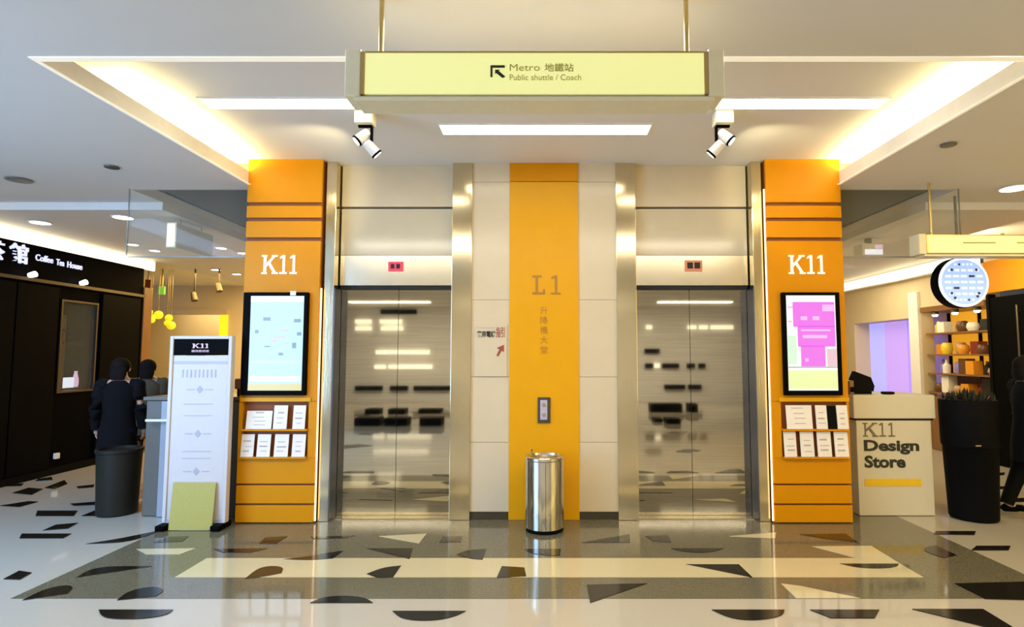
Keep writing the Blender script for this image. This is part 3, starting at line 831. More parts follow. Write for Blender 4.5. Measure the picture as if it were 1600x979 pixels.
# ------------------------------------------------------------------ hanging signs
def hanging_sign(x0, x1, y0, y1, z0, z1, rods, label, rich):
    t = thing('hanging_sign', label, 'sign', ((x0 + x1) / 2, (y0 + y1) / 2, z0), 'backlit hanging signs')
    fx0, fx1, lip = x0 + 0.075, x1 - 0.075, 0.03
    bx('light_box', 'sign_frame', t, fx0 - 0.002, fx1 + 0.002, y0 + 0.012, y1, z0 + lip, z1, bevel=0.003)
    bx('face', 'sign_face', t, fx0 + 0.012, fx1 - 0.012, y0 + 0.004, y0 + 0.0115, z0 + lip + 0.004, z1 - 0.006)
    for a, b in ((fx0 - 0.006, fx0 + 0.010), (fx1 - 0.010, fx1 + 0.006)):
        bx('edge_strip', 'brass', t, a, b, y0 + 0.001, y0 + 0.0115, z0 + lip, z1, label='thin olive metal edge')
    bx('top_strip', 'brass', t, fx0 + 0.011, fx1 - 0.011, y0 + 0.002, y0 + 0.0115, z1 - 0.0055, z1 + 0.002)
    for a, b in ((x0, fx0 - 0.0065), (fx1 + 0.0065, x1)):
        bx('end_cap', 'sign_frame', t, a, b, y0, y1 + 0.01, z0 + 0.02, z1 + 0.012, bevel=0.006, label='cream end cap')
    bx('bottom_tray', 'sign_frame', t, fx0 - 0.03, fx1 + 0.03, y0 - 0.004, y1 + 0.004, z0, z0 + 0.019, bevel=0.004)
    for rx in rods:
        bm = bmesh.new()
        tube(bm, [(rx, (y0 + y1) / 2, z1 + 0.001), (rx, (y0 + y1) / 2, LOW - 0.001)], 0.011, 12)
        obj('rod', bm, 'brass', t, smooth=True, label='thin brass hanging rod')
    bm = bmesh.new()
    kx = (fx0 + fx1) / 2
    tube(bm, [(kx, (y0 + y1) / 2, z1 + 0.001), (kx, (y0 + y1) / 2, z1 + 0.028)], [0.012, 0.016], 12)
    obj('top_knob', bm, 'brass', t, smooth=True)
    mp = front(y0 + 0.004)
    if rich:
        a, z = -0.231, 2.696
        for k, p in enumerate(([(0, 0), (0.009, 0), (0.009, 0.052), (0, 0.052)], [(0, 0.042), (0.062, 0.042), (0.062, 0.052), (0, 0.052)],
                  [(0.020, 0.022), (0.030, 0.032), (0.064, 0.002), (0.052, -0.004)], [(0.020, 0.014), (0.040, 0.032), (0.020, 0.032)])):
            bm = bmesh.new()
            prism(bm, [(a + x, z + q) for x, q in p], mp, 0.003 + 0.0003 * k)
            obj('arrow_stroke', bm, 'text_black', t, label='black stroke of the upper-left arrow')
        text('lettering', 'Metro', 'sign_text', t, mp, -0.148, -0.018, 2.724, 2.754, depth=0.002)
        text('lettering', '地鐵站', 'sign_text', t, mp, 0.002, 0.128, 2.720, 2.758, depth=0.002, bold=0.012)
        text('lettering', 'Public shuttle / Coach', 'sign_text', t, mp, -0.148, 0.160, 2.682, 2.708, depth=0.002)
    else:
        for a, b in ((0.22, 0.42), (0.55, 0.66), (0.70, 0.88)):
            bx('print_line', 'sign_text', t, fx0 + (fx1 - fx0) * a, fx0 + (fx1 - fx0) * b, y0 + 0.002, y0 + 0.004, (z0 + z1) / 2 + 0.02, (z0 + z1) / 2 + 0.032)


hanging_sign(-0.860, 0.778, 2.40, 2.535, 2.590, 2.810, (-0.724, 0.634), 'near backlit yellow hanging sign with arrow over the lobby front', True)
hanging_sign(3.40, 5.03, 5.16, 5.295, 2.395, 2.590, (3.56, 4.88), 'farther backlit yellow hanging sign above the shop counter, at right', False)


# ------------------------------------------------------------------ glass smoke curtains round the voids
def smoke_curtain(s, side):
    t = thing('smoke_curtain', 'clear glass smoke curtain hanging from the ceiling %s of the lifts' % side, 'glass screen', (s * 3.4, 5.43, 2.44), 'glass smoke curtains')
    a, b = sorted((s * 2.78, s * 3.955))
    bx('pane', 'glass', t, a, b, 5.415, 5.425, 2.44, LOW - 0.001)
    a, b = sorted((s * 3.958, s * 3.968))
    bx('pane', 'glass', t, a, b, 5.415, 8.58, 2.44, LOW - 0.001)
    bx('corner_edge', 'glass_edge', t, a, b, 5.405, 5.4145, 2.44, LOW - 0.001, label='greenish glass corner edge')
    a, b = sorted((s * 2.78, s * 3.955))
    bx('bottom_edge', 'glass_edge', t, a, b, 5.414, 5.426, 2.425, 2.439)


smoke_curtain(-1, 'left')
smoke_curtain(1, 'right')

# small lit boxes hanging in the side halls
t = thing('hanging_lightbox', 'narrow white lightbox seen end-on behind left glass curtain', 'sign', (-4.07, 6.5, 2.66))
bx('box_body', 'sign_frame', t, -4.12, -4.01, 6.2, 6.9, 2.67, 2.95, bevel=0.006)
bx('face', 'shop_cove_glow', t, -4.10, -4.03, 6.190, 6.199, 2.69, 2.93)
bm = bmesh.new()
for y in (6.35, 6.75):
    tube(bm, [(-4.065, y, 2.951), (-4.065, y, FAR - 0.001)], 0.008, 8)
obj('hanger', bm, 'brass', t)
t = thing('hanging_projector', 'small pale blue lit box hanging beside the right orange pillar', 'sign', (4.2, 7.3, 2.77))
bx('box_body', 'white', t, 4.06, 4.34, 7.28, 7.48, 2.77, 2.93, bevel=0.01)
bx('face', 'clock_white', t, 4.10, 4.32, 7.268, 7.279, 2.785, 2.85)
bx('face', 'screen_rose', t, 4.23, 4.32, 7.268, 7.279, 2.865, 2.91, label='small pink lit patch')
bx('hanger', 'steel_dark', t, 4.17, 4.23, 7.35, 7.41, 2.931, FAR - 0.001)


def downlight(x, y, z, label, lit=True, r=0.055):
    t = thing('downlight', label, 'downlight', (x, y, z), 'ceiling downlights')
    bm = bmesh.new()
    lathe(bm, [(r, z - 0.001), (r + 0.012, z - 0.004), (r + 0.010, z - 0.012), (r - 0.004, z - 0.012)], x, y, 20)
    obj('trim_ring', bm, 'white' if lit else 'counter_grey', t)
    bm = bmesh.new()
    lathe(bm, [(r - 0.006, z - 0.0135), (r - 0.006, z - 0.0125)], x, y, 20)
    obj('lens', bm, 'down_glow' if lit else 'counter_grey', t)


for x, y, z, lab, lit, r in (
        (-4.60, 6.20, FAR, 'bright downlight beyond the ceiling step, left of the glass curtain', True, 0.10),
        (-5.72, 6.45, FAR, 'bright downlight above the black shopfront sign', True, 0.10),
        (-4.754, 5.115, LOW, 'unlit ceiling speaker disc at the far left ceiling', False, 0.09),
        (-3.648, 4.761, LOW, 'small unlit ceiling sensor left of the cove', False, 0.045),
        (4.472, 5.375, LOW, 'bright downlight at the right edge of the ceiling', True, 0.12),
        (3.053, 4.244, LOW, 'small unlit ceiling sensor right of the cove', False, 0.045),
        (-5.592, 7.75, FAR, 'downlight near the far end of the shopfront cove, outer of two', True, 0.07),
        (-5.60, 8.20, FAR, 'downlight near the far end of the shopfront cove, inner of two', True, 0.07),
        (-4.53, 8.00, FAR, 'left one of two downlights close to left orange pillar', True, 0.07),
        (-4.44, 8.40, FAR, 'right one of two downlights close to left orange pillar', True, 0.07),
        (-5.771, 10.05, FAR, 'left one of two downlights deep in the yellow corridor', True, 0.08),
        (-5.70, 10.60, FAR, 'right one of two downlights deep in the yellow corridor', True, 0.08)):
    downlight(x, y, z, lab, lit, r)

# shopfront coves
t = thing('cove_light', 'warm cove light line along the top of the black shopfront', 'cove light', (SX, 7, 2.93))
bx('tube', 'shop_cove_glow', t, SX - 0.06, SX - 0.03, 2.2, 9.15, 2.845, 2.995)
bx('reflector', 'white', t, SX - 0.10, SX - 0.061, 2.2, 9.15, 2.842, FAR - 0.002)
t = thing('cove_light', 'warm cove light line along the top of the right shop wall', 'cove light', (TX, 10, 2.9))
bx('tube', 'shop_cove_glow', t, TX - 0.05, TX - 0.01, 8.1, 12.9, 2.805, 2.975)
bx('ledge', 'white', t, TX - 0.12, TX - 0.001, 8.1, 12.9, 2.78, 2.80)

# ------------------------------------------------------------------ left shop: sign, window goods, lamps
t = thing('shop_sign', 'white lit lettering on the black shopfront fascia', 'sign', (SX, 7.0, 2.6))
mpL = from_left_wall(SX)
text('character', '茶', 'blue_text', t, mpL, 6.33, 6.54, 2.575, 2.80, depth=0.02, bold=0.01)
text('character', '館', 'blue_text', t, mpL, 6.60, 6.84, 2.585, 2.815, depth=0.02, bold=0.02)
text('lettering', 'Coffee', 'blue_text', t, mpL, 6.95, 7.20, 2.655, 2.735, depth=0.012, bold=0.01)
text('lettering', 'Tea', 'blue_text', t, mpL, 7.25, 7.37, 2.645, 2.725, depth=0.012, bold=0.01)
text('lettering', 'House', 'blue_text', t, mpL, 7.42, 7.66, 2.640, 2.720, depth=0.012, bold=0.01)
for y, lab in ((6.856, 'small pale spotlight on the fascia rail under the sign characters'), (7.625, 'small pale spotlight on the fascia rail above the display window')):
    t = thing('fascia_spotlight', lab, 'spotlight', (SX + 0.03, y, 2.43), 'fascia spotlights')
    bx('arm', 'steel_dark', t, SX + 0.012, SX + 0.028, y - 0.008, y + 0.008, 2.431, 2.475)
    bm = bmesh.new()
    tube(bm, [(SX + 0.03, y, 2.455), (SX + 0.10, y, 2.475)], [0.03, 0.035], 12)
    obj('lamp_head', bm, 'down_glow', t)
t = tag(bx('floor_box', 'white', None, SX + 0.021, SX + 0.06, 7.36, 7.42, 0.20, 0.27, bevel=0.004), 'small white box low on the black shopfront', 'socket')
# goods in the display window
t = thing('display_stand', 'dark shelf rack inside the black shop display window', 'shelf', (SX - 0.45, 7.6, 0.003))
bx('post', 'wood', t, SX - 0.30, SX - 0.27, 7.76, 7.79, 0.003, 2.05, label='orange lit post')
bx('post', 'steel_dark', t, SX - 0.60, SX - 0.57, 8.55, 8.58, 0.003, 2.05)
for z in (1.04, 1.66, 1.82):
    bx('shelf', 'steel_dark', t, SX - 0.62, SX - 0.25, 7.70, 8.60, z, z + 0.02)
tag(bx('lightbox', 'clock_white', None, SX - 0.33, SX - 0.28, 7.81, 7.99, 1.062, 1.20, bevel=0.004), 'small glowing pale blue box on the window shelf', 'lightbox')
bm = bmesh.new()
lathe(bm, [(0.03, 1.062), (0.045, 1.12), (0.03, 1.20), (0.018, 1.26), (0.022, 1.28)], SX - 0.40, 8.16, 14)
tag(obj('vase', bm, 'screen_rose', None, smooth=True), 'small pink vase beside the glowing box in the window', 'vase')

# ------------------------------------------------------------------ left reception counter
t = thing('reception_counter', 'grey counter behind the white standing sign', 'counter', (-3.3, 5.8, 0))
bx('body', 'counter_grey', t, -3.76, -2.84, 5.50, 6.00, 0.004, 1.075, bevel=0.006)
bx('worktop', 'counter_grey', t, -3.785, -2.82, 5.48, 6.05, 1.076, 1.11, bevel=0.006)
bx('side_panel', 'counter_blue', t, -3.60, -3.50, 5.47, 5.499, 0.004, 1.07, bevel=0.003, label='pale blue acrylic strip')
bx('ledge', 'white', t, -3.72, -3.50, 5.43, 5.469, 0.885, 0.905, label='thin white ledge')
t = thing('card_reader', 'small dark card reader on the grey counter beside left pillar', 'card reader', (-2.90, 5.55, 1.11))
bx('stem', 'black_matt', t, -2.925, -2.885, 5.53, 5.57, 1.111, 1.18)
bx('head', 'wood', t, -2.945, -2.865, 5.51, 5.58, 1.181, 1.28, bevel=0.01)

# ------------------------------------------------------------------ white standing sign
t = thing('standing_sign', 'tall white standing sign with a black header in front of grey counter', 'sign', (-3.04, 5.15, 0))
for x0, x1 in ((-3.315, -3.285), (-2.795, -2.765)):
    bx('post', 'white_cool', t, x0, x1, 5.11, 5.17, 0.052, 1.672, bevel=0.004)
bx('panel', 'white_cool', t, -3.284, -2.796, 5.122, 5.150, 0.075, 1.500, bevel=0.002)
hd = bx('header', 'black', t, -3.284, -2.796, 5.118, 5.160, 1.502, 1.645, bevel=0.002, label='black header')
bx('top_rail', 'white_cool', t, -3.284, -2.796, 5.112, 5.168, 1.646, 1.672, bevel=0.002)
bx('band', 'lavender', t, -3.283, -2.797, 5.1195, 5.1218, 1.425, 1.450, label='lavender band under the header')
mpS = front(5.118)
k11(hd, 'screen_rose', mpS, -3.12, -2.975, 1.565, 1.605, w=0.22, depth=0.003)
text('lettering', '購物藝術館', 'screen_rose', hd, mpS, -3.125, -2.97, 1.528, 1.550, depth=0.002)
mpP = front(5.122)
for i in range(9):
    x = -3.20 + i * 0.036
    bx('print_line', 'grey_print', t, x, x + 0.012, 5.1195, 5.1218, 1.305, 1.375)
for zc in (1.20, 0.815, 0.49):
    bm = bmesh.new()
    prism(bm, [(-3.04 - 0.030, zc), (-3.04, zc - 0.035), (-3.04 + 0.030, zc), (-3.04, zc + 0.035)], mpP, 0.0025)
    obj('ornament', bm, 'grey_print', t, label='small grey diamond ornament')
    for a in (-3.155, -2.995):
        bx('print_line', 'grey_print', t, a, a + 0.07, 5.1195, 5.1218, zc - 0.004, zc + 0.004)
for z in (1.07, 0.97, 0.66, 0.60):
    bx('print_line', 'grey_print', t, -3.17, -2.92, 5.1200, 5.1218, z, z + 0.006)
bx('bottom_rail', 'grey_print', t, -3.284, -2.796, 5.115, 5.165, 0.052, 0.074)
for x0, x1 in ((-3.315, -3.235), (-2.845, -2.765)):
    bx('foot', 'black', t, x0, x1, 5.02, 5.22, 0.006, 0.051, bevel=0.006, label='black foot')
t = thing('olive_board', 'square olive yellow board leaning on the foot of the standing sign', 'board', (-3.06, 5.06, 0))
bm = bmesh.new()
prism(bm, [(5.058, 0.0065), (5.072, 0.0065), (5.113, 0.398), (5.099, 0.398)], lambda u, v, d: (-3.222 + d, u, v), 0.370)
obj('sheet', bm, 'olive', t)

# ------------------------------------------------------------------ dark bins and pots
t = thing('dark_bin', 'squat charcoal tapered bin standing left of the grey counter', 'bin', (-4.07, 5.6, 0))
bm = bmesh.new()
lathe(bm, [(0.155, 0.004), (0.165, 0.012), (0.185, 0.58)], -4.07, 5.61, 32)
obj('body', bm, 'charcoal', t, smooth=True)
bm = bmesh.new()
lathe(bm, [(0.185, 0.581), (0.196, 0.585), (0.196, 0.612), (0.178, 0.615), (0.176, 0.590), (0.05, 0.588)], -4.07, 5.61, 32)
obj('rim', bm, 'charcoal', t)

t = thing('tall_planter', 'tall black tapered planter with dark plants beside the sales counter', 'planter', (3.975, 5.45, 0))
bm = bmesh.new()
lathe(bm, [(0.185, 0.006), (0.194, 0.016), (0.218, 0.66), (0.222, 0.665)], 3.975, 5.45, 36)
obj('lower_pot', bm, 'black_matt', t, smooth=True)
bm = bmesh.new()
lathe(bm, [(0.228, 0.667), (0.230, 0.70), (0.236, 1.08), (0.230, 1.09)], 3.975, 5.45, 36)
obj('upper_pot', bm, 'black_matt', t, smooth=True)
bm = bmesh.new()
random.seed(5)
for k in range(90):
    a, r = random.uniform(0, 6.28), random.uniform(0, 0.22)
    x, y = 3.975 + r * math.cos(a), 5.45 + r * math.sin(a)
    h = random.uniform(0.03, 0.11)
    dx, dy = random.uniform(-0.03, 0.03), random.uniform(-0.03, 0.03)
    v = [bm.verts.new(p) for p in ((x - 0.014, y, 1.088), (x + 0.014, y + 0.01, 1.088), (x + dx + 0.012, y + dy, 1.09 + h * 0.6), (x + dx, y + dy, 1.09 + h))]
    bm.faces.new(v)
lv = obj('foliage', bm, 'foliage', t)
lv['kind'] = 'stuff'
bx('badge', 'steel', t, 3.86, 3.91, 5.222, 5.232, 0.688, 0.70, label='small steel badge on the pot')

# ------------------------------------------------------------------ right sales counter
t = thing('sales_counter', 'cream sales counter lettered K11 Design Store beside right orange pillar', 'counter', (3.3, 5.8, 0))
bx('body', 'counter_white', t, 2.955, 3.665, 5.515, 6.05, 0.004, 0.885, bevel=0.006)
bx('shadow_gap', 'gap', t, 2.965, 3.70, 5.53, 6.04, 0.886, 0.904)
bx('worktop', 'counter_white', t, 2.925, 3.700, 5.495, 6.08, 0.905, 1.125, bevel=0.008)
mpC = front(5.515)
k11(t, 'text_grey', mpC, 3.015, 3.325, 0.735, 0.865, w=0.10, depth=0.004)
text('lettering', 'Design', 'text_black', t, mpC, 3.020, 3.540, 0.570, 0.705, bold=0.035, label='bold black word Design')
text('lettering', 'Store', 'text_black', t, mpC, 3.020, 3.405, 0.445, 0.560, bold=0.035, label='bold black word Store')
bx('stripe', 'counter_yellow', t, 3.015, 3.545, 5.511, 5.5155, 0.275, 0.345, label='yellow stripe under the lettering')
t = thing('point_of_sale', 'black till screen tilted on the cream sales counter', 'till', (3.1, 5.7, 1.125))
bm = bmesh.new()
prism(bm, [(2.965, 1.175), (3.00, 1.235), (3.065, 1.345), (3.215, 1.285), (3.235, 1.20), (3.215, 1.150), (3.0, 1.15)], lambda u, v, d: (u, 5.66 + d + (v - 1.15) * 0.25, v), 0.05)
obj('screen_back', bm, 'black_matt', t)
bx('stand', 'black_matt', t, 3.02, 3.20, 5.66, 5.80, 1.126, 1.149, bevel=0.004)
t = thing('card_reader', 'small brown card reader at the left end of the sales counter', 'card reader', (2.945, 5.6, 1.125))
bx('head', 'wood', t, 2.93, 2.975, 5.56, 5.64, 1.126, 1.26, bevel=0.008)
bx('keypad', 'black', t, 2.935, 2.970, 5.555, 5.5595, 1.15, 1.20)
tag(bx('scanner', 'black_matt', None, 3.29, 3.39, 5.60, 5.68, 1.126, 1.15, bevel=0.01), 'flat black scanner lying on the cream counter right of the till', 'scanner')

# ------------------------------------------------------------------ round sign
t = thing('round_sign', 'round pale blue backlit sign with black rim hanging over the planter', 'sign', (4.11, 5.6, 2.0))
cx, cz, R = 4.11, 2.215, 0.25


def disc(r, y0, y1, n=40, x=cx, z=cz):
    bm = bmesh.new()
    prism(bm, [(x + r * math.cos(2 * math.pi * i / n), z + r * math.sin(2 * math.pi * i / n)) for i in range(n)], lambda u, v, d: (u, y0 + d, v), y1 - y0)
    return bm


obj('drum', disc(R, 5.61, 5.72), 'black', t)
obj('rim', disc(R - 0.006, 5.600, 5.6095), 'clock_white', t, label='white glowing rim')
fc = obj('face', disc(R - 0.030, 5.594, 5.5995), 'clock_face', t)
for i in range(-3, 4):
    z = cz + i * 0.058
    w = math.sqrt(max(0, 0.20 ** 2 - (i * 0.058) ** 2))
    for k in range(5):
        a = cx - w + 2 * w * k / 5 + 0.008
        bx('mark', 'clock_white' if (i + k) % 2 else 'clock_dark' if (i * k) % 4 == 3 else 'clock_white', fc, a, a + 2 * w / 5 - 0.022, 5.5915, 5.5939, z - 0.010, z + 0.010)
for dx, dz in ((-0.12, 0.12), (0.12, 0.12), (-0.13, -0.11), (0.12, -0.14), (-0.10, -0.155), (0.135, -0.11)):
    obj('dot', disc(0.014, 5.590, 5.5914, 12, cx + dx, cz + dz), 'clock_dark', fc)
bm = bmesh.new()
tube(bm, [(cx, 5.665, cz + R), (cx, 5.665, LOW - 0.001)], 0.012, 10)
obj('rod', bm, 'steel_dark', t)

# ------------------------------------------------------------------ amber display bay with goods
t = thing('display_shelf', 'dark shelf unit with goods in the amber lit shop bay', 'shelf', (TX + 0.25, 8.75, 0.003))
LEV = {'lowest': 0.92, 'middle': 1.22, 'upper': 1.52, 'top': 1.86}
for z in LEV.values():
    bx('shelf', 'wood', t, TX + 0.05, TX + 0.44, 8.08, 9.42, z - 0.025, z)
for y in (8.09, 8.74, 9.40):
    bx('upright', 'black_matt', t, TX + 0.40, TX + 0.44, y - 0.015, y + 0.015, 0.004, 2.19)
bx('cabinet', 'wood', t, TX + 0.05, TX + 0.395, 8.10, 9.40, 0.005, 0.85, bevel=0.005)
random.seed(21)
COL = {'orange': (0.75, 0.30, 0.02), 'violet': (0.30, 0.25, 0.75), 'white': (0.85, 0.82, 0.75), 'brown': (0.12, 0.05, 0.02), 'black': (0.01, 0.01, 0.01),
       'tan': (0.5, 0.33, 0.15), 'yellow': (0.8, 0.6, 0.05), 'dark red': (0.22, 0.03, 0.02)}
for k, v in COL.items():
    M['g_' + k] = mat('goods_' + k.replace(' ', '_'), v, 0.4)
ORD = ['first', 'second', 'third', 'fourth', 'fifth', 'sixth', 'seventh']
for lev, cols in (('lowest', ('brown', 'white', 'tan', 'orange', 'dark red', 'black', 'white')), ('middle', ('violet', 'white', 'violet', 'brown', 'orange', 'black', 'tan')),
                  ('upper', ('orange', 'yellow', 'tan', 'orange', 'dark red', 'brown', 'tan')), ('top', ('yellow', 'white', 'tan', 'brown', 'white', 'black', 'tan'))):
    for i, c in enumerate(cols):
        y = 9.30 - i * 0.19
        z = LEV[lev]
        x = TX + 0.20 + random.uniform(-0.06, 0.06)
        sh = random.choice(('box', 'bottle', 'jar'))
        h = random.uniform(0.15, 0.26)
        bm = bmesh.new()
        if sh == 'box':
            box(bm, x - 0.07, x + 0.07, y - 0.08, y + 0.08, z + 0.001, z + h)
        elif sh == 'bottle':
            lathe(bm, [(0.052, z + 0.001), (0.056, z + h * 0.6), (0.022, z + h * 0.78), (0.018, z + h)], x, y, 12)
        else:
            lathe(bm, [(0.06, z + 0.001), (0.085, z + h * 0.3), (0.075, z + h * 0.6), (0.055, z + h * 0.7)], x, y, 12)
        o = tag(obj('gift_' + sh, bm, 'g_' + c, None, smooth=sh != 'box'), 'small %s %s, %s from left on the %s shelf of the amber bay' % (c, sh, ORD[i], lev), sh, 'goods on the amber bay shelves')
for y, lab in ((9.20, 'left'), (8.75, 'middle'), (8.30, 'right')):
    t = thing('shelf_lamp', 'small bright lamp under the amber bay soffit, %s one of three' % lab, 'lamp', (TX + 0.1, y, 2.19), 'lamps under the bay soffit')
    bm = bmesh.new()
    lathe(bm, [(0.05, 2.199), (0.055, 2.16), (0.045, 2.15)], TX + 0.06, y, 14)
    obj('housing', bm, 'steel_dark', t)
    bm = bmesh.new()
    lathe(bm, [(0.045, 2.149), (0.03, 2.12)], TX + 0.06, y, 14)
    obj('bulb', bm, 'lamp_white', t)

# ------------------------------------------------------------------ yellow corridor bits
t = thing('lantern_cluster', 'cluster of yellow lanterns hanging in the corridor on the left', 'lantern', (-6.7, 10, 2.1))
random.seed(4)
for k in range(9):
    x, z = -6.95 + k * 0.052, 2.25 - k * 0.022 + (0.06 if k % 2 else -0.05)
    y = 10 + random.uniform(-0.15, 0.15)
    bm = bmesh.new()
    ball(bm, (x, y, z), 0.05 + 0.012 * (k % 3), 10, 7)
    L = obj('lantern', bm, 'yellow_glow', t, smooth=True)
    bm = bmesh.new()
    tube(bm, [(x, y, z + 0.05), (x, y, FAR - 0.001)], 0.003, 5)
    obj('cord', bm, 'brass', L)
t = thing('corridor_sign', 'small brown sign hanging at the corridor ceiling by the shop corner', 'sign', (-6.9, 10, 2.6))
bx('board', 'orange_groove', t, -6.96, -6.86, 9.98, 10.02, 2.60, 2.82)
bx('hanger', 'brass', t, -6.92, -6.90, 9.99, 10.01, 2.821, FAR - 0.001)
t = thing('exit_sign', 'small green glowing sign hanging in the yellow corridor', 'sign', (-6.65, 10, 2.6))
bx('board', 'green_glow', t, -6.72, -6.62, 9.98, 10.02, 2.56, 2.70)
bx('hanger', 'brass', t, -6.68, -6.66, 9.99, 10.01, 2.701, FAR - 0.001)
for x, y, z, lab in ((-6.1, 10.0, 2.53, 'left'), (-5.68, 10.0, 2.69, 'right')):
    t = thing('track_spotlight', 'dark track spotlight hanging in the yellow corridor, %s one' % lab, 'spotlight', (x, y, z), 'corridor track spotlights')
    bx('stem', 'steel_dark', t, x - 0.01, x + 0.01, y - 0.01, y + 0.01, z + 0.061, FAR - 0.001)
    bm = bmesh.new()
    tube(bm, [(x - 0.02, y, z + 0.06), (x + 0.03, y - 0.03, z - 0.08)], [0.04, 0.055], 12)
    obj('lamp_head', bm, 'steel_dark', t)


# ------------------------------------------------------------------ people
def skinned(verts, edges, rads, root, sub=1):
    me = bpy.data.meshes.new('figure')
    me.from_pydata([tuple(v) for v in verts], edges, [])
    o = bpy.data.objects.new('figure', me)
    C.objects.link(o)
    o.modifiers.new('skin', 'SKIN')
    o.modifiers.new('sub', 'SUBSURF').levels = sub
    for i, r in enumerate(rads):
        sv = me.skin_vertices[0].data[i]
        sv.radius = r if isinstance(r, tuple) else (r, r)
        sv.use_root = i == root
    dg = bpy.context.evaluated_depsgraph_get()
    out = bpy.data.meshes.new_from_object(o.evaluated_get(dg))
    bpy.data.objects.remove(o)
    bpy.data.meshes.remove(me)
    return out


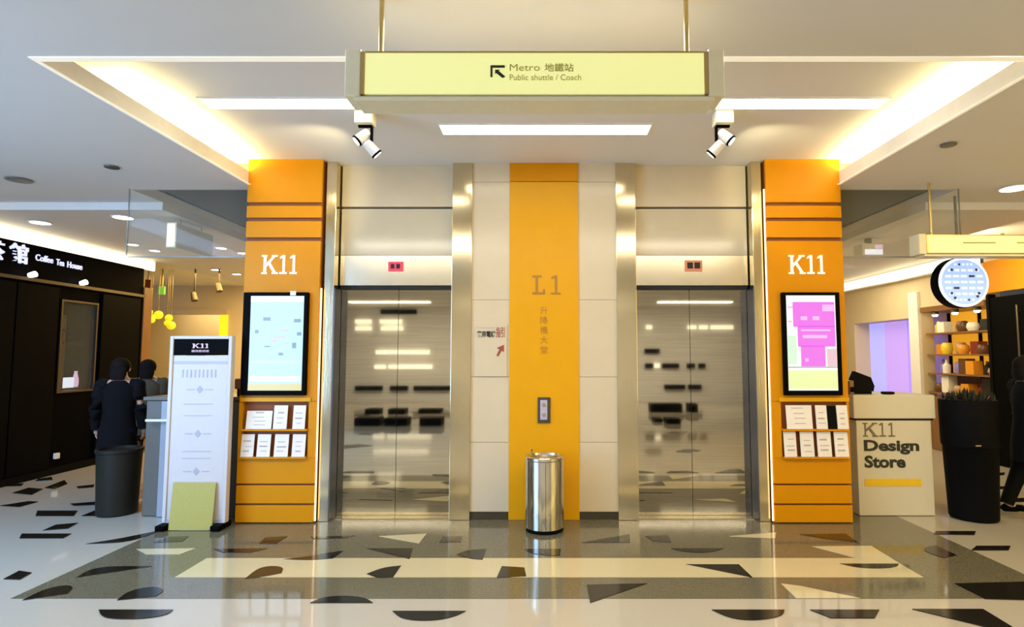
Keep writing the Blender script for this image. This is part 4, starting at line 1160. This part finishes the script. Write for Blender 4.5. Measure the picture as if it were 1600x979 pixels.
def person(label, loc, rz, H, top, legs, stride=0.0, swing=0.0, hem=0.40):
    """Local frame: facing +Y, feet at z=0."""
    def P(x, y, z):
        return Vector((x * H, y * H, z * H))
    J = {'pelvis': P(0, 0, .53), 'waist': P(0, 0, .61), 'chest': P(0, .005, .72), 'base': P(0, 0, .815), 'neck': P(0, .005, .855), 'head': P(0, .012, .905), 'crown': P(0, .008, .955)}
    R = {'pelvis': (.085, .065), 'waist': (.075, .055), 'chest': (.09, .062), 'base': (.045, .04), 'neck': (.030, .030), 'head': (.044, .052), 'crown': (.036, .040)}
    E = [('pelvis', 'waist'), ('waist', 'chest'), ('chest', 'base'), ('base', 'neck'), ('neck', 'head'), ('head', 'crown')]
    for s, n in ((-1, 'l'), (1, 'r')):
        f = s * stride
        w = -s * swing
        J.update({n + 'sh': P(s * .108, 0, .792), n + 'el': P(s * .135, -.012 + w * .5, .635), n + 'wr': P(s * .142, .03 + w, .495), n + 'pa': P(s * .142, .045 + w, .455),
                  n + 'hip': P(s * .052, 0, .50), n + 'kn': P(s * .056, .018 + f * .5, .28), n + 'an': P(s * .056, -.012 + f, .05 + (0.02 if f < 0 else 0)), n + 'to': P(s * .062, .075 + f, .022)})
        R.update({n + 'sh': .027, n + 'el': .016, n + 'wr': .014, n + 'pa': (.016, .022), n + 'hip': .058, n + 'kn': .038, n + 'an': .026, n + 'to': .020})
        E += [('base', n + 'sh'), (n + 'sh', n + 'el'), (n + 'el', n + 'wr'), (n + 'wr', n + 'pa'), ('pelvis', n + 'hip'), (n + 'hip', n + 'kn'), (n + 'kn', n + 'an'), (n + 'an', n + 'to')]
    names = list(J)
    rad = [tuple(q * H for q in R[k]) if isinstance(R[k], tuple) else R[k] * H for k in names]
    me = skinned([J[k] for k in names], [(names.index(a), names.index(b)) for a, b in E], rad, 0, 2)
    bm = bmesh.new()
    bm.from_mesh(me)
    bpy.data.meshes.remove(me)
    for s, n in ((-1, 'l'), (1, 'r')):
        pa = J[n + 'pa']
        for k, ln in enumerate((.040, .046, .043, .034)):
            o0 = pa + P(0, (.016 - k * .011), 0)
            tube(bm, [o0, o0 + P(-s * .003, .004, -ln * .45), o0 + P(-s * .010, .006, -ln * .8), o0 + P(-s * .018, .004, -ln)], [.0062 * H, .0058 * H, .0052 * H, .004 * H], 7)
        o0 = pa + P(0, .016, .022)
        tube(bm, [o0, o0 + P(-s * .006, .016, -.014), o0 + P(-s * .012, .022, -.032)], [.007 * H, .0065 * H, .005 * H], 7)
    ball(bm, P(0, .066, .902), (.009 * H, .013 * H, .014 * H), 8, 6)      # nose
    for s in (-1, 1):
        ball(bm, P(s * .048, .008, .905), (.007 * H, .013 * H, .019 * H), 8, 6)   # ears
    ball(bm, P(0, .054, .876), (.016 * H, .008 * H, .006 * H), 8, 6)      # lips
    T = Matrix.Translation(loc) @ Matrix.Rotation(rz, 4, 'Z')
    root = thing('person', label, 'person', loc)
    root.rotation_euler = (0, 0, rz)

    def add(name, bm, m, smooth=True, lab=None):
        bm.transform(T)
        return obj(name, bm, m, root, smooth=smooth, label=lab)
    add('body', bm, 'skin')
    for s in (-1, 1):
        bm = bmesh.new()
        ball(bm, P(s * .018, .056, .918), (.008 * H, .005 * H, .006 * H), 8, 6)
        add('eye', bm, 'text_black')
    bm = bmesh.new()
    ball(bm, P(0, -.008, .925), (.058 * H, .064 * H, .058 * H), 16, 12)
    for v in bm.verts:
        if v.co.y > .035 * H and v.co.z < .93 * H:
            v.co.y = .030 * H
    tube(bm, [P(0, -.035, .92), P(0, -.048, .87), P(0, -.045, .83)], [(.050 * H, .030 * H), (.052 * H, .024 * H), (.040 * H, .014 * H)], 14)
    add('hair', bm, 'hair', lab='dark hair')
    # coat: torso loft and sleeves
    bm = bmesh.new()
    n = 20
    rings = []
    for z, rx, ry in ((hem, .120, .098), (.47, .112, .092), (.54, .102, .082), (.61, .094, .074), (.70, .104, .078), (.76, .112, .070), (.80, .092, .060), (.825, .050, .048)):
        rings.append([bm.verts.new(P(rx * math.cos(2 * math.pi * k / n), ry * math.sin(2 * math.pi * k / n), z)) for k in range(n)])
    for a, b in zip(rings, rings[1:]):
        for k in range(n):
            bm.faces.new((a[k], a[(k + 1) % n], b[(k + 1) % n], b[k]))
    for q in ('l', 'r'):
        sh, el, wr = J[q + 'sh'], J[q + 'el'], J[q + 'wr']
        tube(bm, [sh + (Vector((0, 0, 0)) - Vector((sh.x, 0, 0))) * .35, sh, sh.lerp(el, .5), el, el.lerp(wr, .5), wr], [.048 * H, .048 * H, .044 * H, .042 * H, .036 * H, .030 * H], 12)
        ball(bm, sh, .047 * H, 12, 8)
    add('coat', bm, top)
    bm = bmesh.new()
    tube(bm, [P(0, 0, .47), P(0, 0, .56)], [(.094 * H, .074 * H), (.090 * H, .070 * H)], 16)
    for q in ('l', 'r'):
        hp, kn, an = J[q + 'hip'], J[q + 'kn'], J[q + 'an']
        tube(bm, [hp, hp.lerp(kn, .5), kn, kn.lerp(an, .5), an], [.066 * H, .058 * H, .046 * H, .040 * H, .036 * H], 12)
    add('trousers', bm, legs)
    for q in ('l', 'r'):
        an, to = J[q + 'an'], J[q + 'to']
        bm = bmesh.new()
        d = Vector((0, 1, 0))
        zc = max(0.024 * H, 0.024 * H + (an.z - .05 * H))
        a = Vector((an.x, an.y, zc))
        tube(bm, [a - d * .030 * H, a - d * .015 * H, a + d * .03 * H, a + d * .085 * H, a + d * .105 * H], [.012 * H, .023 * H, .0235 * H, .021 * H, .010 * H], 12)
        add('shoe', bm, 'black')
    return root


person('person in black coat and dark trousers standing behind the charcoal bin', (-4.40, 6.02, 0.003), 0.25, 1.50, 'coat_black', 'denim', hem=0.36)
person('person with dark hair in an olive coat behind the grey counter', (-4.62, 6.75, 0.003), 0.4, 1.48, 'coat_olive', 'coat_black')
person('person in a navy top mostly hidden behind the white standing sign', (-3.98, 6.62, 0.003), -0.3, 1.60, 'coat_navy', 'coat_black')
person('person in a long black coat walking past at the right picture edge', (4.52, 5.42, 0.006), -1.75, 1.52, 'coat_black', 'coat_black', stride=0.11, swing=0.06, hem=0.34)
